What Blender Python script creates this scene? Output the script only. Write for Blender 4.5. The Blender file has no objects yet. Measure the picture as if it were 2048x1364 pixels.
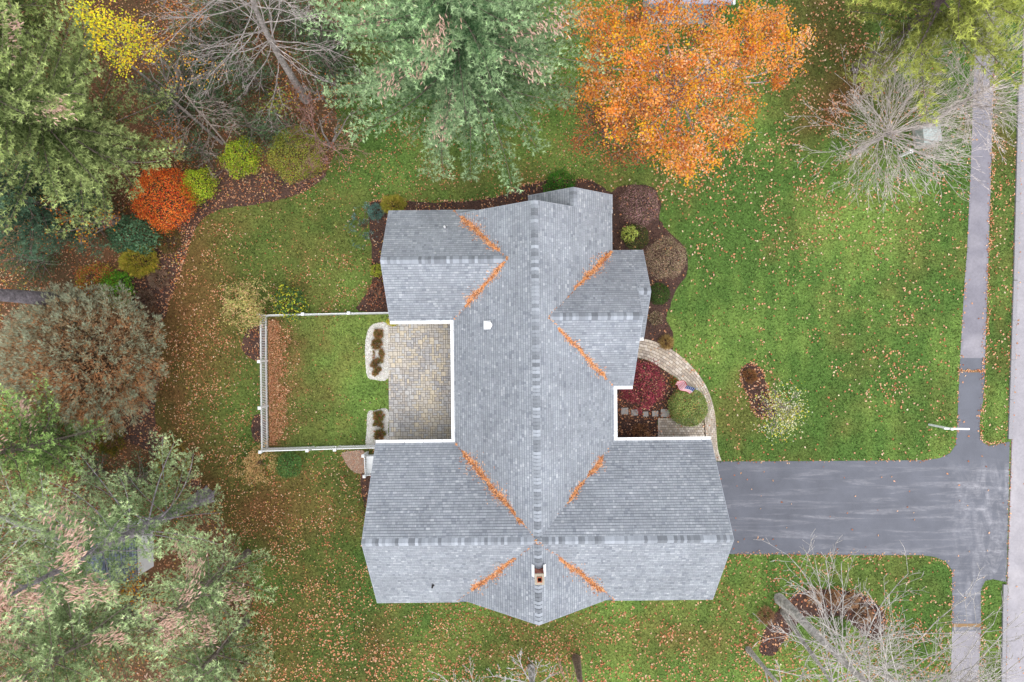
import bpy, math, random
import numpy as np
from mathutils import Vector, Matrix
from mathutils.geometry import delaunay_2d_cdt

random.seed(7)
rng = np.random.default_rng(7)
S = bpy.context.scene

# ------------------------------------------------------------------ camera, light, exposure
H = 37.5          # height of the drone above the lawn, metres
F = 1365.0        # focal length in pixels of the 2048 px wide photograph (24 mm equivalent)
cam_d = bpy.data.cameras.new("camera")
cam = bpy.data.objects.new("camera", cam_d)
S.collection.objects.link(cam)
cam.location = (0, 0, H)
cam.rotation_euler = (0, 0, 0)
cam_d.sensor_width = 36.0
cam_d.lens = 36.0 * F / 2048.0
cam_d.clip_start = 0.5
cam_d.clip_end = 1000
S.camera = cam

SUN_EL = math.radians(70)
SUN_AZ = math.radians(163)        # compass style: 0 = +Y (top of the picture), clockwise
world = bpy.data.worlds.new("World")
S.world = world
world.use_nodes = True
wn, wl = world.node_tree.nodes, world.node_tree.links
wn.clear()
sky = wn.new("ShaderNodeTexSky")
sky.sky_type = 'NISHITA'
sky.sun_disc = False
sky.sun_elevation = SUN_EL
sky.sun_rotation = SUN_AZ
sky.dust_density = 1.2
sky.air_density = 1.0
hsv = wn.new("ShaderNodeHueSaturation")
hsv.inputs['Saturation'].default_value = 0.16     # overcast: a nearly white sky
bg = wn.new("ShaderNodeBackground")
bg.inputs['Strength'].default_value = 0.15
wo = wn.new("ShaderNodeOutputWorld")
wl.new(sky.outputs[0], hsv.inputs['Color'])
wl.new(hsv.outputs[0], bg.inputs['Color'])
wl.new(bg.outputs[0], wo.inputs['Surface'])
sun_d = bpy.data.lights.new("sun", 'SUN')
sun_d.energy = 0.60
sun_d.angle = math.radians(50)
sun_d.color = (1.0, 0.965, 0.92)
sun = bpy.data.objects.new("sun", sun_d)
S.collection.objects.link(sun)
sdir = Vector((math.sin(SUN_AZ) * math.cos(SUN_EL), math.cos(SUN_AZ) * math.cos(SUN_EL), math.sin(SUN_EL)))
sun.rotation_euler = sdir.to_track_quat('Z', 'Y').to_euler()
sun.location = (0, 0, 60)
S.view_settings.view_transform = 'Standard'
S.view_settings.look = 'None'
S.view_settings.gamma = 1.0
S.view_settings.use_curve_mapping = False
S.view_settings.exposure = 1.36
S.cycles.max_bounces = 6
S.cycles.diffuse_bounces = 4
S.cycles.transmission_bounces = 3
S.cycles.transparent_max_bounces = 4
S.cycles.use_denoising = True

# ------------------------------------------------------------------ helpers
COL = S.collection


def P(px, py, z=0.0):
    """Where a pixel of the photograph lies at height z above the ground."""
    k = (H - z) / F
    return Vector(((px - 1024) * k, (682 - py) * k, z))


def P2(pts, z=0.0):
    return [tuple(P(a, b, z)[:2]) for a, b in pts]


def A(r, g, b, k=0.8):
    """A colour seen as sRGB turned into a reflectance."""
    out = []
    for c in (r, g, b):
        c /= 255.0
        out.append(k * (c / 12.92 if c <= 0.04045 else ((c + 0.055) / 1.055) ** 2.4))
    return np.array(out)


def tag(o, label=None, cat=None, group=None, kind=None):
    if label: o['label'] = label
    if cat: o['category'] = cat
    if group: o['group'] = group
    if kind: o['kind'] = kind
    return o


def empty(name, label, cat, loc=(0, 0, 0), rz=0, group=None):
    o = bpy.data.objects.new(name, None)
    COL.objects.link(o)
    o.empty_display_size = 0.2
    o.location = loc
    o.rotation_euler = (0, 0, rz)
    return tag(o, label, cat, group)


def amesh(name, V, Fc, col=None, mat=None, smooth=False):
    V = np.asarray(V, dtype=np.float32).reshape(-1, 3)
    Fc = np.asarray(Fc, dtype=np.int32)
    n, k = Fc.shape
    me = bpy.data.meshes.new(name)
    me.vertices.add(len(V))
    me.vertices.foreach_set("co", V.ravel())
    me.loops.add(n * k)
    me.loops.foreach_set("vertex_index", Fc.ravel())
    me.polygons.add(n)
    me.polygons.foreach_set("loop_start", np.arange(n, dtype=np.int32) * k)
    me.update(calc_edges=True)
    if smooth:
        me.polygons.foreach_set("use_smooth", np.ones(n, dtype=bool))
    else:
        me.polygons.foreach_set("use_smooth", np.zeros(n, dtype=bool))
    if col is not None:
        at = me.color_attributes.new("Col", 'FLOAT_COLOR', 'POINT')
        c4 = np.ones((len(V), 4), dtype=np.float32)
        c4[:, :3] = col
        at.data.foreach_set("color", c4.ravel())
    if mat: me.materials.append(mat)
    return me


def obj(name, me, parent=None, loc=None):
    o = bpy.data.objects.new(name, me)
    COL.objects.link(o)
    if parent is not None: o.parent = parent
    if loc is not None: o.location = loc
    return o


def stuff(o):
    o['kind'] = 'stuff'
    return o


# value noise, numpy
def vnoise(x, y, scale, seed=0):
    g = np.random.default_rng(1000 + seed).random((64, 64))
    x = np.asarray(x) / scale + 17.3
    y = np.asarray(y) / scale + 9.1
    xi, yi = np.floor(x).astype(int), np.floor(y).astype(int)
    fx, fy = x - xi, y - yi
    fx = fx * fx * (3 - 2 * fx)
    fy = fy * fy * (3 - 2 * fy)
    a, b = g[xi % 64, yi % 64], g[(xi + 1) % 64, yi % 64]
    c, d = g[xi % 64, (yi + 1) % 64], g[(xi + 1) % 64, (yi + 1) % 64]
    return (a * (1 - fx) + b * fx) * (1 - fy) + (c * (1 - fx) + d * fx) * fy


def fbm(x, y, scale, seed=0, octs=3):
    t, a, s = 0, 1.0, 0
    for o in range(octs):
        t = t + a * vnoise(x, y, scale / 2 ** o, seed * 7 + o)
        s += a
        a *= 0.55
    return t / s


def inpoly(x, y, poly):
    x, y = np.asarray(x), np.asarray(y)
    res = np.zeros(x.shape, dtype=bool)
    n = len(poly)
    j = n - 1
    for i in range(n):
        xi, yi = poly[i][:2]
        xj, yj = poly[j][:2]
        if yi != yj:
            c = ((yi > y) != (yj > y)) & (x < (xj - xi) * (y - yi) / (yj - yi) + xi)
            res ^= c
        j = i
    return res


def smooth_poly(pts, n=6, jit=0.0):
    out = []
    m = len(pts)
    for i in range(m):
        p0, p1, p2, p3 = [np.array(pts[(i + q) % m], float) for q in (-1, 0, 1, 2)]
        for k in range(n):
            t = k / n
            q = 0.5 * ((2 * p1) + (-p0 + p2) * t + (2 * p0 - 5 * p1 + 4 * p2 - p3) * t * t + (-p0 + 3 * p1 - 3 * p2 + p3) * t ** 3)
            out.append((q[0] + rng.normal() * jit, q[1] + rng.normal() * jit))
    return out


def boxes(lst):
    """lst of (cx,cy,cz,sx,sy,sz[,rz]) -> verts, quads"""
    V, Q = [], []
    base = np.array([(-1, -1, -1), (1, -1, -1), (1, 1, -1), (-1, 1, -1), (-1, -1, 1), (1, -1, 1), (1, 1, 1), (-1, 1, 1)], float) / 2
    fq = np.array([(0, 3, 2, 1), (4, 5, 6, 7), (0, 1, 5, 4), (1, 2, 6, 5), (2, 3, 7, 6), (3, 0, 4, 7)])
    for i, b in enumerate(lst):
        v = base * np.array(b[3:6])
        if len(b) > 6 and b[6]:
            c, s = math.cos(b[6]), math.sin(b[6])
            v = np.stack([v[:, 0] * c - v[:, 1] * s, v[:, 0] * s + v[:, 1] * c, v[:, 2]], 1)
        V.append(v + np.array(b[:3]))
        Q.append(fq + 8 * i)
    return np.concatenate(V), np.concatenate(Q)


def box_obj(name, lst, mat, parent=None, bevel=0.0):
    V, Q = boxes(lst)
    o = obj(name, amesh(name, V, Q, None, mat), parent)
    if bevel:
        m = o.modifiers.new("bevel", 'BEVEL')
        m.width = bevel
        m.segments = 1
    return o


def tubes(segs, sides=4):
    """segs: array (n,8) p0 p1 r0 r1 -> verts, quads (open prisms)"""
    s = np.asarray(segs, float)
    p0, p1, r0, r1 = s[:, 0:3], s[:, 3:6], s[:, 6], s[:, 7]
    d = p1 - p0
    d /= np.maximum(np.linalg.norm(d, axis=1, keepdims=True), 1e-9)
    ref = np.where(np.abs(d[:, 2:3]) > 0.9, np.array([[1., 0, 0]]), np.array([[0, 0, 1.]]))
    a = np.cross(d, ref)
    a /= np.linalg.norm(a, axis=1, keepdims=True)
    b = np.cross(d, a)
    V = np.zeros((len(s), 2 * sides, 3))
    for k in range(sides):
        t = 2 * math.pi * k / sides
        o = a * math.cos(t) + b * math.sin(t)
        V[:, k] = p0 + o * r0[:, None]
        V[:, sides + k] = p1 + o * r1[:, None]
    fq = np.array([(k, (k + 1) % sides, sides + (k + 1) % sides, sides + k) for k in range(sides)])
    Q = (fq[None] + (np.arange(len(s)) * 2 * sides)[:, None, None]).reshape(-1, 4)
    return V.reshape(-1, 3), Q


def pipe(pts, radii, sides=10):
    """one continuous round limb through points"""
    pts = [np.array(p, float) for p in pts]
    V, Q = [], []
    for i, p in enumerate(pts):
        d = pts[min(i + 1, len(pts) - 1)] - pts[max(i - 1, 0)]
        d /= np.linalg.norm(d)
        ref = np.array([1., 0, 0]) if abs(d[0]) < 0.8 else np.array([0, 1., 0])
        a = np.cross(d, ref); a /= np.linalg.norm(a)
        b = np.cross(d, a)
        for k in range(sides):
            t = 2 * math.pi * k / sides
            rr = radii[i] * (1 + 0.06 * math.sin(3 * t + i))
            V.append(p + (a * math.cos(t) + b * math.sin(t)) * rr)
    for i in range(len(pts) - 1):
        for k in range(sides):
            Q.append((i * sides + k, i * sides + (k + 1) % sides, (i + 1) * sides + (k + 1) % sides, (i + 1) * sides + k))
    return np.array(V), np.array(Q)


def norm(a):
    return a / np.maximum(np.linalg.norm(a, axis=-1, keepdims=True), 1e-9)


def tufts(pos, dirs, cols, k, ln, wd, spread):
    """sprays of k thin blades at each position"""
    n = len(pos)
    pos = np.repeat(pos, k, 0)
    d = norm(np.repeat(dirs, k, 0) + rng.normal(size=(n * k, 3)) * spread)
    side = norm(np.cross(d, norm(rng.normal(size=(n * k, 3)) * 0.6 + np.array([0, 0, 1.0]))))
    L = ln * rng.uniform(0.7, 1.25, (n * k, 1))
    w = wd * rng.uniform(0.7, 1.3, (n * k, 1))
    V = np.stack([pos - side * w / 2, pos + side * w / 2, pos + d * L], 1).reshape(-1, 3)
    c = np.repeat(cols, k, 0) * rng.uniform(0.8, 1.2, (n * k, 1))
    c = np.repeat(c, 3, 0)
    return V, np.arange(n * k * 3).reshape(-1, 3), c


def leaves(pos, nrm, cols, size, asp=0.8, fold=0.25):
    """small folded kite shaped leaves"""
    n = len(pos)
    nrm = norm(nrm)
    a = norm(np.cross(nrm, norm(rng.normal(size=(n, 3)))))
    b = np.cross(nrm, a)
    s = np.asarray(size) * rng.uniform(0.7, 1.3, n)
    s = s[:, None] / 2
    f = nrm * s * fold * rng.uniform(-1, 1.6, (n, 1))
    V = np.stack([pos - a * s, pos + b * s * asp * rng.uniform(.7, 1, (n, 1)) + a * s * .15 + f, pos + a * s, pos - b * s * asp * rng.uniform(.7, 1, (n, 1)) + a * s * .15 + f], 1).reshape(-1, 3)
    c = np.repeat(cols, 4, 0)
    return V, np.arange(n * 4).reshape(-1, 4), c


def pal(colors, n, jitter=0.15, w=None):
    c = np.array(colors)[rng.choice(len(colors), n, p=w)]
    return np.clip(c * rng.uniform(1 - jitter, 1 + jitter, (n, 1)) * rng.uniform(0.94, 1.06, (n, 3)), 0, 1)


# ------------------------------------------------------------------ materials
MATS = {}


def mat_base(name):
    m = bpy.data.materials.new(name)
    m.use_nodes = True
    nt = m.node_tree
    nt.nodes.clear()
    out = nt.nodes.new("ShaderNodeOutputMaterial")
    return m, nt, out


def node(nt, t, **kw):
    n = nt.nodes.new(t)
    for k, v in kw.items():
        if k in n.inputs: n.inputs[k].default_value = v
        else: setattr(n, k, v)
    return n


def noise_fac(nt, scale, detail=4, rough=0.6, coord='Object', stretch=None):
    tc = nt.nodes.new("ShaderNodeTexCoord")
    src = tc.outputs[coord]
    if stretch:
        mp = nt.nodes.new("ShaderNodeMapping")
        mp.inputs['Scale'].default_value = stretch
        nt.links.new(src, mp.inputs['Vector'])
        src = mp.outputs[0]
    n = nt.nodes.new("ShaderNodeTexNoise")
    n.inputs['Scale'].default_value = scale
    n.inputs['Detail'].default_value = detail
    n.inputs['Roughness'].default_value = rough
    nt.links.new(src, n.inputs['Vector'])
    return n.outputs['Fac']


def maprange(nt, fac, lo, hi, a=0.3, b=0.7):
    m = nt.nodes.new("ShaderNodeMapRange")
    m.inputs['From Min'].default_value = a
    m.inputs['From Max'].default_value = b
    m.inputs['To Min'].default_value = lo
    m.inputs['To Max'].default_value = hi
    nt.links.new(fac, m.inputs['Value'])
    return m.outputs[0]


def mulcol(nt, col, fac):
    v = nt.nodes.new("ShaderNodeVectorMath")
    v.operation = 'SCALE'
    nt.links.new(col, v.inputs[0])
    nt.links.new(fac, v.inputs['Scale'])
    return v.outputs[0]


def vmat(name, rough=0.9, noise=None, bump=0.0, transl=0.0, color=None, rand=None, spec=0.2, layers=()):
    """colour comes from the Col attribute, or is fixed; noise=(scale,lo,hi) varies it"""
    if name in MATS: return MATS[name]
    m, nt, out = mat_base(name)
    if color is None:
        at = node(nt, "ShaderNodeAttribute", attribute_name="Col")
        col = at.outputs['Color']
    else:
        rgb = nt.nodes.new("ShaderNodeRGB")
        rgb.outputs[0].default_value = (*color, 1)
        col = rgb.outputs[0]
    for ly in ([noise] if noise else []) + list(layers):
        f = noise_fac(nt, ly[0], stretch=ly[3] if len(ly) > 3 else None)
        col = mulcol(nt, col, maprange(nt, f, ly[1], ly[2]))
    if rand:
        oi = nt.nodes.new("ShaderNodeObjectInfo")
        col = mulcol(nt, col, maprange(nt, oi.outputs['Random'], rand[0], rand[1], 0, 1))
    b = nt.nodes.new("ShaderNodeBsdfPrincipled")
    b.inputs['Roughness'].default_value = rough
    b.inputs['Specular IOR Level'].default_value = spec
    nt.links.new(col, b.inputs['Base Color'])
    if bump:
        f = noise_fac(nt, (noise[0] if noise else 20) * 2)
        bp = nt.nodes.new("ShaderNodeBump")
        bp.inputs['Strength'].default_value = bump
        bp.inputs['Distance'].default_value = 0.03
        nt.links.new(f, bp.inputs['Height'])
        nt.links.new(bp.outputs[0], b.inputs['Normal'])
    sh = b.outputs[0]
    if transl:
        t = nt.nodes.new("ShaderNodeBsdfTranslucent")
        nt.links.new(col, t.inputs['Color'])
        mx = nt.nodes.new("ShaderNodeMixShader")
        mx.inputs[0].default_value = transl
        nt.links.new(sh, mx.inputs[1])
        nt.links.new(t.outputs[0], mx.inputs[2])
        sh = mx.outputs[0]
    nt.links.new(sh, out.inputs['Surface'])
    MATS[name] = m
    return m


M_FOL = vmat("foliage", 0.75, transl=0.38, spec=0.15)
M_LITTER = vmat("leaf_litter", 0.8, transl=0.1, spec=0.15)
M_GROUND = vmat("ground_cover", 1.0, noise=(9, 0.6, 1.4), bump=0.6, spec=0.05, layers=[(55, 0.6, 1.4)])
M_SOIL = vmat("bark_mulch", 1.0, noise=(14, 0.45, 1.5), bump=1.0, spec=0.1, layers=[(60, 0.5, 1.5)])
M_BARK = vmat("bark", 0.95, noise=(6, 0.55, 1.4), bump=0.5, spec=0.1, layers=[(26, 0.65, 1.35), (2.2, .8, 1.2)])
M_WHITE = vmat("white_vinyl", 0.45, noise=(3, 0.93, 1.04), color=(0.84, 0.85, 0.86), spec=0.4)
M_SIDING = vmat("siding_paint", 0.7, noise=(2, 0.9, 1.05), color=(0.42, 0.44, 0.46))
M_GLASS = vmat("window_glass", 0.08, noise=(1, 0.8, 1.1), color=(0.03, 0.035, 0.04), spec=0.6)
M_SHINGLE = vmat("asphalt_shingle", 0.95, noise=(60, 0.88, 1.12), spec=0.1, layers=[(0.55, 0.90, 1.10), (2.6, .94, 1.06), (.22, .93, 1.07)])
M_CAP = vmat("ridge_shingle", 0.95, noise=(60, 0.85, 1.15), color=tuple(A(154, 159, 167)), rand=(0.62, 1.45), spec=0.1)
M_STONE = vmat("stone", 0.9, noise=(25, 0.75, 1.2), bump=0.3)
M_METAL = vmat("grey_metal", 0.5, noise=(10, 0.8, 1.1), color=(0.25, 0.25, 0.26), spec=0.5)
M_DARK = vmat("dark_metal", 0.6, noise=(10, 0.7, 1.2), color=(0.05, 0.045, 0.045))

# ------------------------------------------------------------------ sheets of ground
def sheet(name, poly, z, colfn, mat, step=0.5, label=None, cat=None, kind='structure', bbox=None):
    poly = [tuple(p[:2]) for p in poly]
    xs = [p[0] for p in poly]; ys = [p[1] for p in poly]
    gx = np.arange(min(xs) + step * .5, max(xs), step)
    gy = np.arange(min(ys) + step * .5, max(ys), step)
    X, Y = np.meshgrid(gx, gy)
    X, Y = X.ravel(), Y.ravel()
    X = X + rng.uniform(-.15, .15, X.shape) * step
    Y = Y + rng.uniform(-.15, .15, Y.shape) * step
    k = inpoly(X, Y, poly)
    pts = [Vector(p) for p in poly] + [Vector((a, b)) for a, b in zip(X[k], Y[k])]
    r = delaunay_2d_cdt(pts, [], [list(range(len(poly)))], 1, 1e-5)
    V = np.array([(v[0], v[1], z) for v in r[0]])
    me = amesh(name, V, np.array([f for f in r[2] if len(f) == 3]), colfn(V[:, 0], V[:, 1]), mat)
    o = obj(name, me)
    tag(o, label, cat, kind=kind)
    return o


def to_px(x, y):
    return 1024 + np.asarray(x) * F / H, 682 - np.asarray(y) * F / H


def blob(px, py, cx, cy, rx, ry):
    return np.exp(-(((px - cx) / rx) ** 2 + ((py - cy) / ry) ** 2))


GREEN = A(102, 130, 62); LIME = A(130, 154, 78); DEEP = A(78, 105, 51)
TAN = A(128, 100, 64); OLIVE = A(88, 80, 44); RUST = A(146, 98, 66)


def lawn_col(x, y):
    px, py = to_px(x, y)
    n1 = fbm(x, y, 3.2, 1); n2 = fbm(x, y, 0.9, 2); n3 = fbm(x, y, 7.0, 3)
    br = 0.34 / (1 + np.exp((px - 690) / 60.0)) + .55 * np.exp(-((px - 330 - .05 * abs(py - 650)) / 95.0) ** 2)               # the back lawn is browner
    court = (px > 535) & (px < 780) & (py > 630) & (py < 895)
    br = np.where(court, 0.9 * np.exp(-(px - 545) / 50.0) + 0.10 + .4 * blob(px, py, 600, 690, 60, 40) + .5 * (vnoise(x * .25, y, .35, 7) - .4) * (px < 660), br)
    br = br + 0.42 * blob(px, py, 1100, 1290, 700, 75) + 0.75 * blob(px, py, 1690, 130, 130, 160) + .7 * blob(px + py * .9, py, 1868, 205, 42, 75) + 0.3 * blob(px, py, 1100, 360, 260, 60)
    br = br + 0.45 * blob(px, py, 600, 1000, 220, 120) + 0.35 * blob(px, py, 1450, 1200, 90, 80)
    br = br + 0.5 * blob(px, py, 1995, 700, 26, 700) * vnoise(x, y, 1.0, 5) + 0.25 * blob(px, py, 1500, 800, 60, 90)
    br = np.clip(br + (n1 - 0.5) * 0.9 + (n2 - .5) * 0.5, 0, 1)[:, None]
    g = np.clip((n3 - 0.35) * 2.2 + (n2 - .5) + .30 * np.sin(x * 5.2 + .3 * np.sin(y)) * (px > 1250) * fbm(x, y, 4.5, 8), 0, 1)[:, None]
    green = DEEP * (1 - g) + LIME * g * 0.85 + GREEN * 0.15
    brown = OLIVE * (1 - n2[:, None]) + TAN * n2[:, None]
    rust = (0.55 * blob(px, py, 590, 1010, 90, 60) + 0.6 * blob(px, py, 400, 640, 60, 200) + .5 * blob(px, py, 548, 760, 12, 150))[:, None]
    c = green * (1 - br) + brown * br
    c = c * np.where((px < 760) & ~court, .84, 1.0)[:, None]
    return c * (1 - rust * .6) + RUST * rust * .6


def wood_col(x, y):
    n = fbm(x, y, 1.3, 11)[:, None]; m = fbm(x, y, 4.0, 12)[:, None]
    return A(86, 66, 52) * (1 - n) + A(140, 100, 74) * n * m * 1.3 + A(76, 74, 48) * (1 - m) * .45


def mulch_col(x, y):
    n = fbm(x, y, 0.6, 15)[:, None]
    return A(70, 58, 56) * (1 - n) + A(104, 78, 68) * n


def flat(c, a=.12, sc=.8, seed=20):
    return lambda x, y: np.array(c)[None] * (1 + (fbm(x, y, sc, seed)[:, None] - .5) * 2 * a)


# ground: one sheet to the horizon, fallen needles and leaves of the wood
gp = [(-300, -300), (300, -300), (300, 300), (-300, 300)]
near = [(-34, -26), (34, -26), (34, 26), (-34, 26)]
o = sheet("woodland_floor", near, 0.0, wood_col, M_GROUND, 0.7, "reddish brown woodland floor of fallen leaves under the trees", "ground")
V = np.array([(x, y, -0.01) for x, y in gp])
tag(obj("ground", amesh("ground", V, np.array([(0, 1, 2, 3)]), np.tile(A(96, 88, 52), (4, 1)), M_GROUND)), "wide open ground running out beyond the gardens", "ground", kind='structure')

lawn_edge = [(690, -160), (676, 150), (668, 290), (652, 345), (612, 380), (560, 398), (500, 410), (440, 418), (398, 446), (378, 490), (362, 545), (340, 600), (322, 645),
             (318, 700), (322, 760), (306, 800), (312, 850), (338, 895), (372, 930), (402, 965), (425, 1005), (455, 1060), (492, 1130), (508, 1200), (470, 1260), (440, 1310), (500, 1400), (520, 1520)]
lawn_poly = smooth_poly(lawn_edge, 5, 1.6)[:-10] + [(520, 1560), (2300, 1560), (2300, -190), (690, -190)]
LAWN = P2(lawn_poly)
sheet("lawn", LAWN, 0.006, lawn_col, M_GROUND, 0.33, "mown green lawn turning brown at the back, round the grey roofed house", "lawn")

BEDS = {
    'north': ([(742, 404), (800, 402), (870, 404), (935, 402), (990, 394), (1040, 374), (1085, 362), (1130, 358), (1185, 362), (1222, 384), (1240, 372), (1300, 372), (1322, 405), (1320, 440),
               (1345, 470), (1372, 500), (1374, 545), (1352, 580), (1338, 620), (1332, 640), (1344, 662), (1346, 690), (1336, 702), (1280, 690), (1180, 690), (1120, 560), (1000, 560), (860, 560), (800, 618), (716, 622), (730, 592), (745, 560), (742, 500), (738, 450)],
              "dark bark mulch bed wrapping the north end of the house"),
    'court': ([(1200, 700), (1276, 716), (1298, 723), (1325, 739), (1352, 758), (1378, 781), (1396, 806), (1406, 838), (1318, 838), (1318, 886), (1200, 890)],
              "mulch bed with red maple between house and curved paver walk"),
    'island': ([(1480, 745), (1488, 731), (1504, 727), (1520, 736), (1530, 762), (1538, 790), (1548, 812), (1542, 832), (1524, 838), (1506, 824), (1497, 796), (1484, 770)],
               "small island mulch bed in the middle of the front lawn"),
    'south': ([(1590, 1188), (1640, 1178), (1700, 1183), (1745, 1200), (1772, 1235), (1760, 1278), (1728, 1272), (1700, 1244), (1650, 1238), (1612, 1234), (1584, 1262), (1562, 1292), (1545, 1312), (1518, 1302), (1530, 1258), (1560, 1215)],
              "curved mulch bed under the bare trees south of the driveway"),
    'wood': ([(652, 346), (612, 381), (560, 399), (500, 411), (440, 419), (398, 447), (378, 491), (362, 546), (340, 601), (322, 646), (290, 640), (240, 560), (300, 480), (370, 420), (400, 350), (500, 340), (560, 350)],
             "leaf strewn mulch edge between the back lawn and the lime shrubs"),
    'woodsouth': ([(306, 801), (312, 851), (338, 896), (372, 931), (402, 966), (425, 1006), (396, 990), (340, 950), (290, 900), (235, 870), (220, 830), (250, 808)],
                  "dark mulch edge below the large brown and blue conifer"),
    'fence': ([(516, 650), (500, 655), (488, 672), (484, 695), (494, 712), (516, 722), (530, 700), (530, 660)],
              "half round mulch patch outside the picket fence, north one"),
    'fence2': ([(516, 828), (506, 836), (502, 856), (506, 876), (518, 886), (530, 870), (530, 840)],
               "half round mulch patch outside the picket fence, south one"),
    'garage': ([(722, 945), (745, 945), (760, 1100), (745, 1100), (728, 1010)], "narrow mulch strip along the west wall of the garage wing"),
}
BEDW = {}
for k, (pts, lb) in BEDS.items():
    BEDW[k] = P2(smooth_poly(pts, 5, 0.8))
    sheet("mulch_bed", BEDW[k], 0.012, mulch_col, M_SOIL, 0.3, lb, "mulch bed")

# paved things
def asph(c1, c2, seed):
    def f(x, y):
        n = fbm(x * .35, y, 0.7, seed)[:, None]
        m = fbm(x, y, 2.5, seed + 1)[:, None]
        t = np.clip((n - .52) * 4, 0, 1) * np.clip(m * 1.8 - .3, 0, 1)
        return np.array(c1) * (1 - t) + np.array(c2) * t
    return f


M_ASPH = vmat("asphalt", 0.9, noise=(90, 0.8, 1.2), spec=0.2, layers=[(1.1, 0.9, 1.1), (7, 0.92, 1.08)])


def streak_mat():
    m, nt, out = mat_base("driveway_asphalt")
    tc = nt.nodes.new("ShaderNodeTexCoord")

    def layer(scale, stretch, lo, hi, det=6, dist=0.6):
        mp = nt.nodes.new("ShaderNodeMapping")
        mp.inputs['Scale'].default_value = stretch
        nt.links.new(tc.outputs['Object'], mp.inputs['Vector'])
        n = nt.nodes.new("ShaderNodeTexNoise")
        n.inputs['Scale'].default_value = scale
        n.inputs['Detail'].default_value = det
        n.inputs['Roughness'].default_value = 0.65
        n.inputs['Distortion'].default_value = dist
        nt.links.new(mp.outputs[0], n.inputs['Vector'])
        r = nt.nodes.new("ShaderNodeMapRange")
        r.inputs['From Min'].default_value = lo
        r.inputs['From Max'].default_value = hi
        nt.links.new(n.outputs['Fac'], r.inputs['Value'])
        return r.outputs[0]
    f1 = layer(1.0, (0.20, 2.3, 1), 0.50, 0.80, 12, 1.0)       # pale worn streaks along the drive
    f2 = layer(1.0, (1.5, 0.6, 1), 0.42, 0.70, 12, 1.2)
    f3 = layer(6.0, (0.5, 1.6, 1), 0.30, 0.62, 8, .5)
    sx = nt.nodes.new("ShaderNodeSeparateXYZ")
    nt.links.new(tc.outputs['Object'], sx.inputs[0])
    apr = maprange(nt, sx.outputs[0], 0.0, 1.0, 23.5, 26.0)    # the apron by the road is the most worn
    mu = node(nt, "ShaderNodeMath", operation='MULTIPLY')
    nt.links.new(f2, mu.inputs[0]); nt.links.new(apr, mu.inputs[1])
    ad = node(nt, "ShaderNodeMath", operation='ADD'); ad.use_clamp = True
    nt.links.new(f1, ad.inputs[0]); nt.links.new(mu.outputs[0], ad.inputs[1])
    ys = maprange(nt, sx.outputs[1], 1.0, 0.0, -7.2, -6.4)
    mu2 = node(nt, "ShaderNodeMath", operation='MULTIPLY')
    mu3 = node(nt, "ShaderNodeMath", operation='MULTIPLY')
    nt.links.new(ad.outputs[0], mu3.inputs[0]); nt.links.new(f3, mu3.inputs[1])
    nt.links.new(mu3.outputs[0], mu2.inputs[0]); nt.links.new(ys, mu2.inputs[1])
    mx = nt.nodes.new("ShaderNodeMix")
    mx.data_type = 'RGBA'
    mx.inputs[6].default_value = (*A(109, 111, 120), 1)
    mx.inputs[7].default_value = (*A(168, 167, 173), 1)
    nt.links.new(mu2.outputs[0], mx.inputs[0])
    g = noise_fac(nt, 80)
    c = mulcol(nt, mx.outputs[2], maprange(nt, g, 0.8, 1.2))
    g2 = noise_fac(nt, 0.7)
    c = mulcol(nt, c, maprange(nt, g2, 0.88, 1.14))
    b = nt.nodes.new("ShaderNodeBsdfPrincipled")
    b.inputs['Roughness'].default_value = 0.85
    b.inputs['Specular IOR Level'].default_value = 0.25
    nt.links.new(c, b.inputs['Base Color'])
    nt.links.new(b.outputs[0], out.inputs['Surface'])
    return m


drive = [(1300, 922), (1440, 923), (1600, 922), (1760, 921), (1850, 920), (1880, 916), (1900, 906), (1911, 890), (1914, 860), (1916, 800), (1920, 716), (1970, 716), (1969, 760), (1966, 800), (1960, 830), (1959, 868),
         (1967, 886), (1980, 891), (2000, 887), (2019, 883), (2017, 1000), (2012, 1164), (1985, 1158), (1970, 1162), (1961, 1180), (1962, 1262), (1904, 1262), (1904, 1140), (1890, 1122), (1866, 1113), (1840, 1110), (1700, 1110), (1460, 1108), (1300, 1108)]
DRIVE = P2(drive)
sheet("driveway", DRIVE, 0.016, flat(A(120, 124, 140)), streak_mat(), 0.8, "dark asphalt driveway with pale worn streaks joining the road", "driveway")
walk_n = P2([(1952, -160), (1948, 120), (1941, 340), (1934, 500), (1929, 560), (1924, 650), (1920, 716), (1970, 716), (1974, 600), (1977, 500), (1982, 340), (1988, 120), (1994, -160)])
walk_s = P2([(1904, 1262), (1901, 1364), (1897, 1540), (1952, 1540), (1956, 1364), (1962, 1262)])
SW = asph(A(136, 133, 142), A(160, 156, 163), 31)
sheet("sidewalk", walk_n, 0.014, SW, M_ASPH, 0.4, "pale grey sidewalk north of the driveway", "sidewalk")
sheet("sidewalk", walk_s, 0.014, asph(A(152, 148, 154), A(170, 165, 171), 32), M_ASPH, 0.4, "pale grey sidewalk south of the driveway", "sidewalk")
sheet("sidewalk_joint", P2([(1916, 740), (1970, 740), (1970, 744), (1945, 745), (1916, 742)]), 0.020, flat(A(150, 120, 88)), M_LITTER, .3, "leaf filled crack across the sidewalk north of the driveway", "joint")
sheet("sidewalk_joint", P2([(1904, 1247), (1962, 1247), (1962, 1254), (1904, 1254)]), 0.020, flat(A(156, 126, 92)), M_LITTER, .3, "straw filled joint across the sidewalk south of the driveway", "joint")
road = P2([(2050, -160), (2043, 171), (2033, 560), (2022, 880), (2013, 1165), (2010, 1364), (2006, 1540), (2330, 1540), (2330, -160)])
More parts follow.
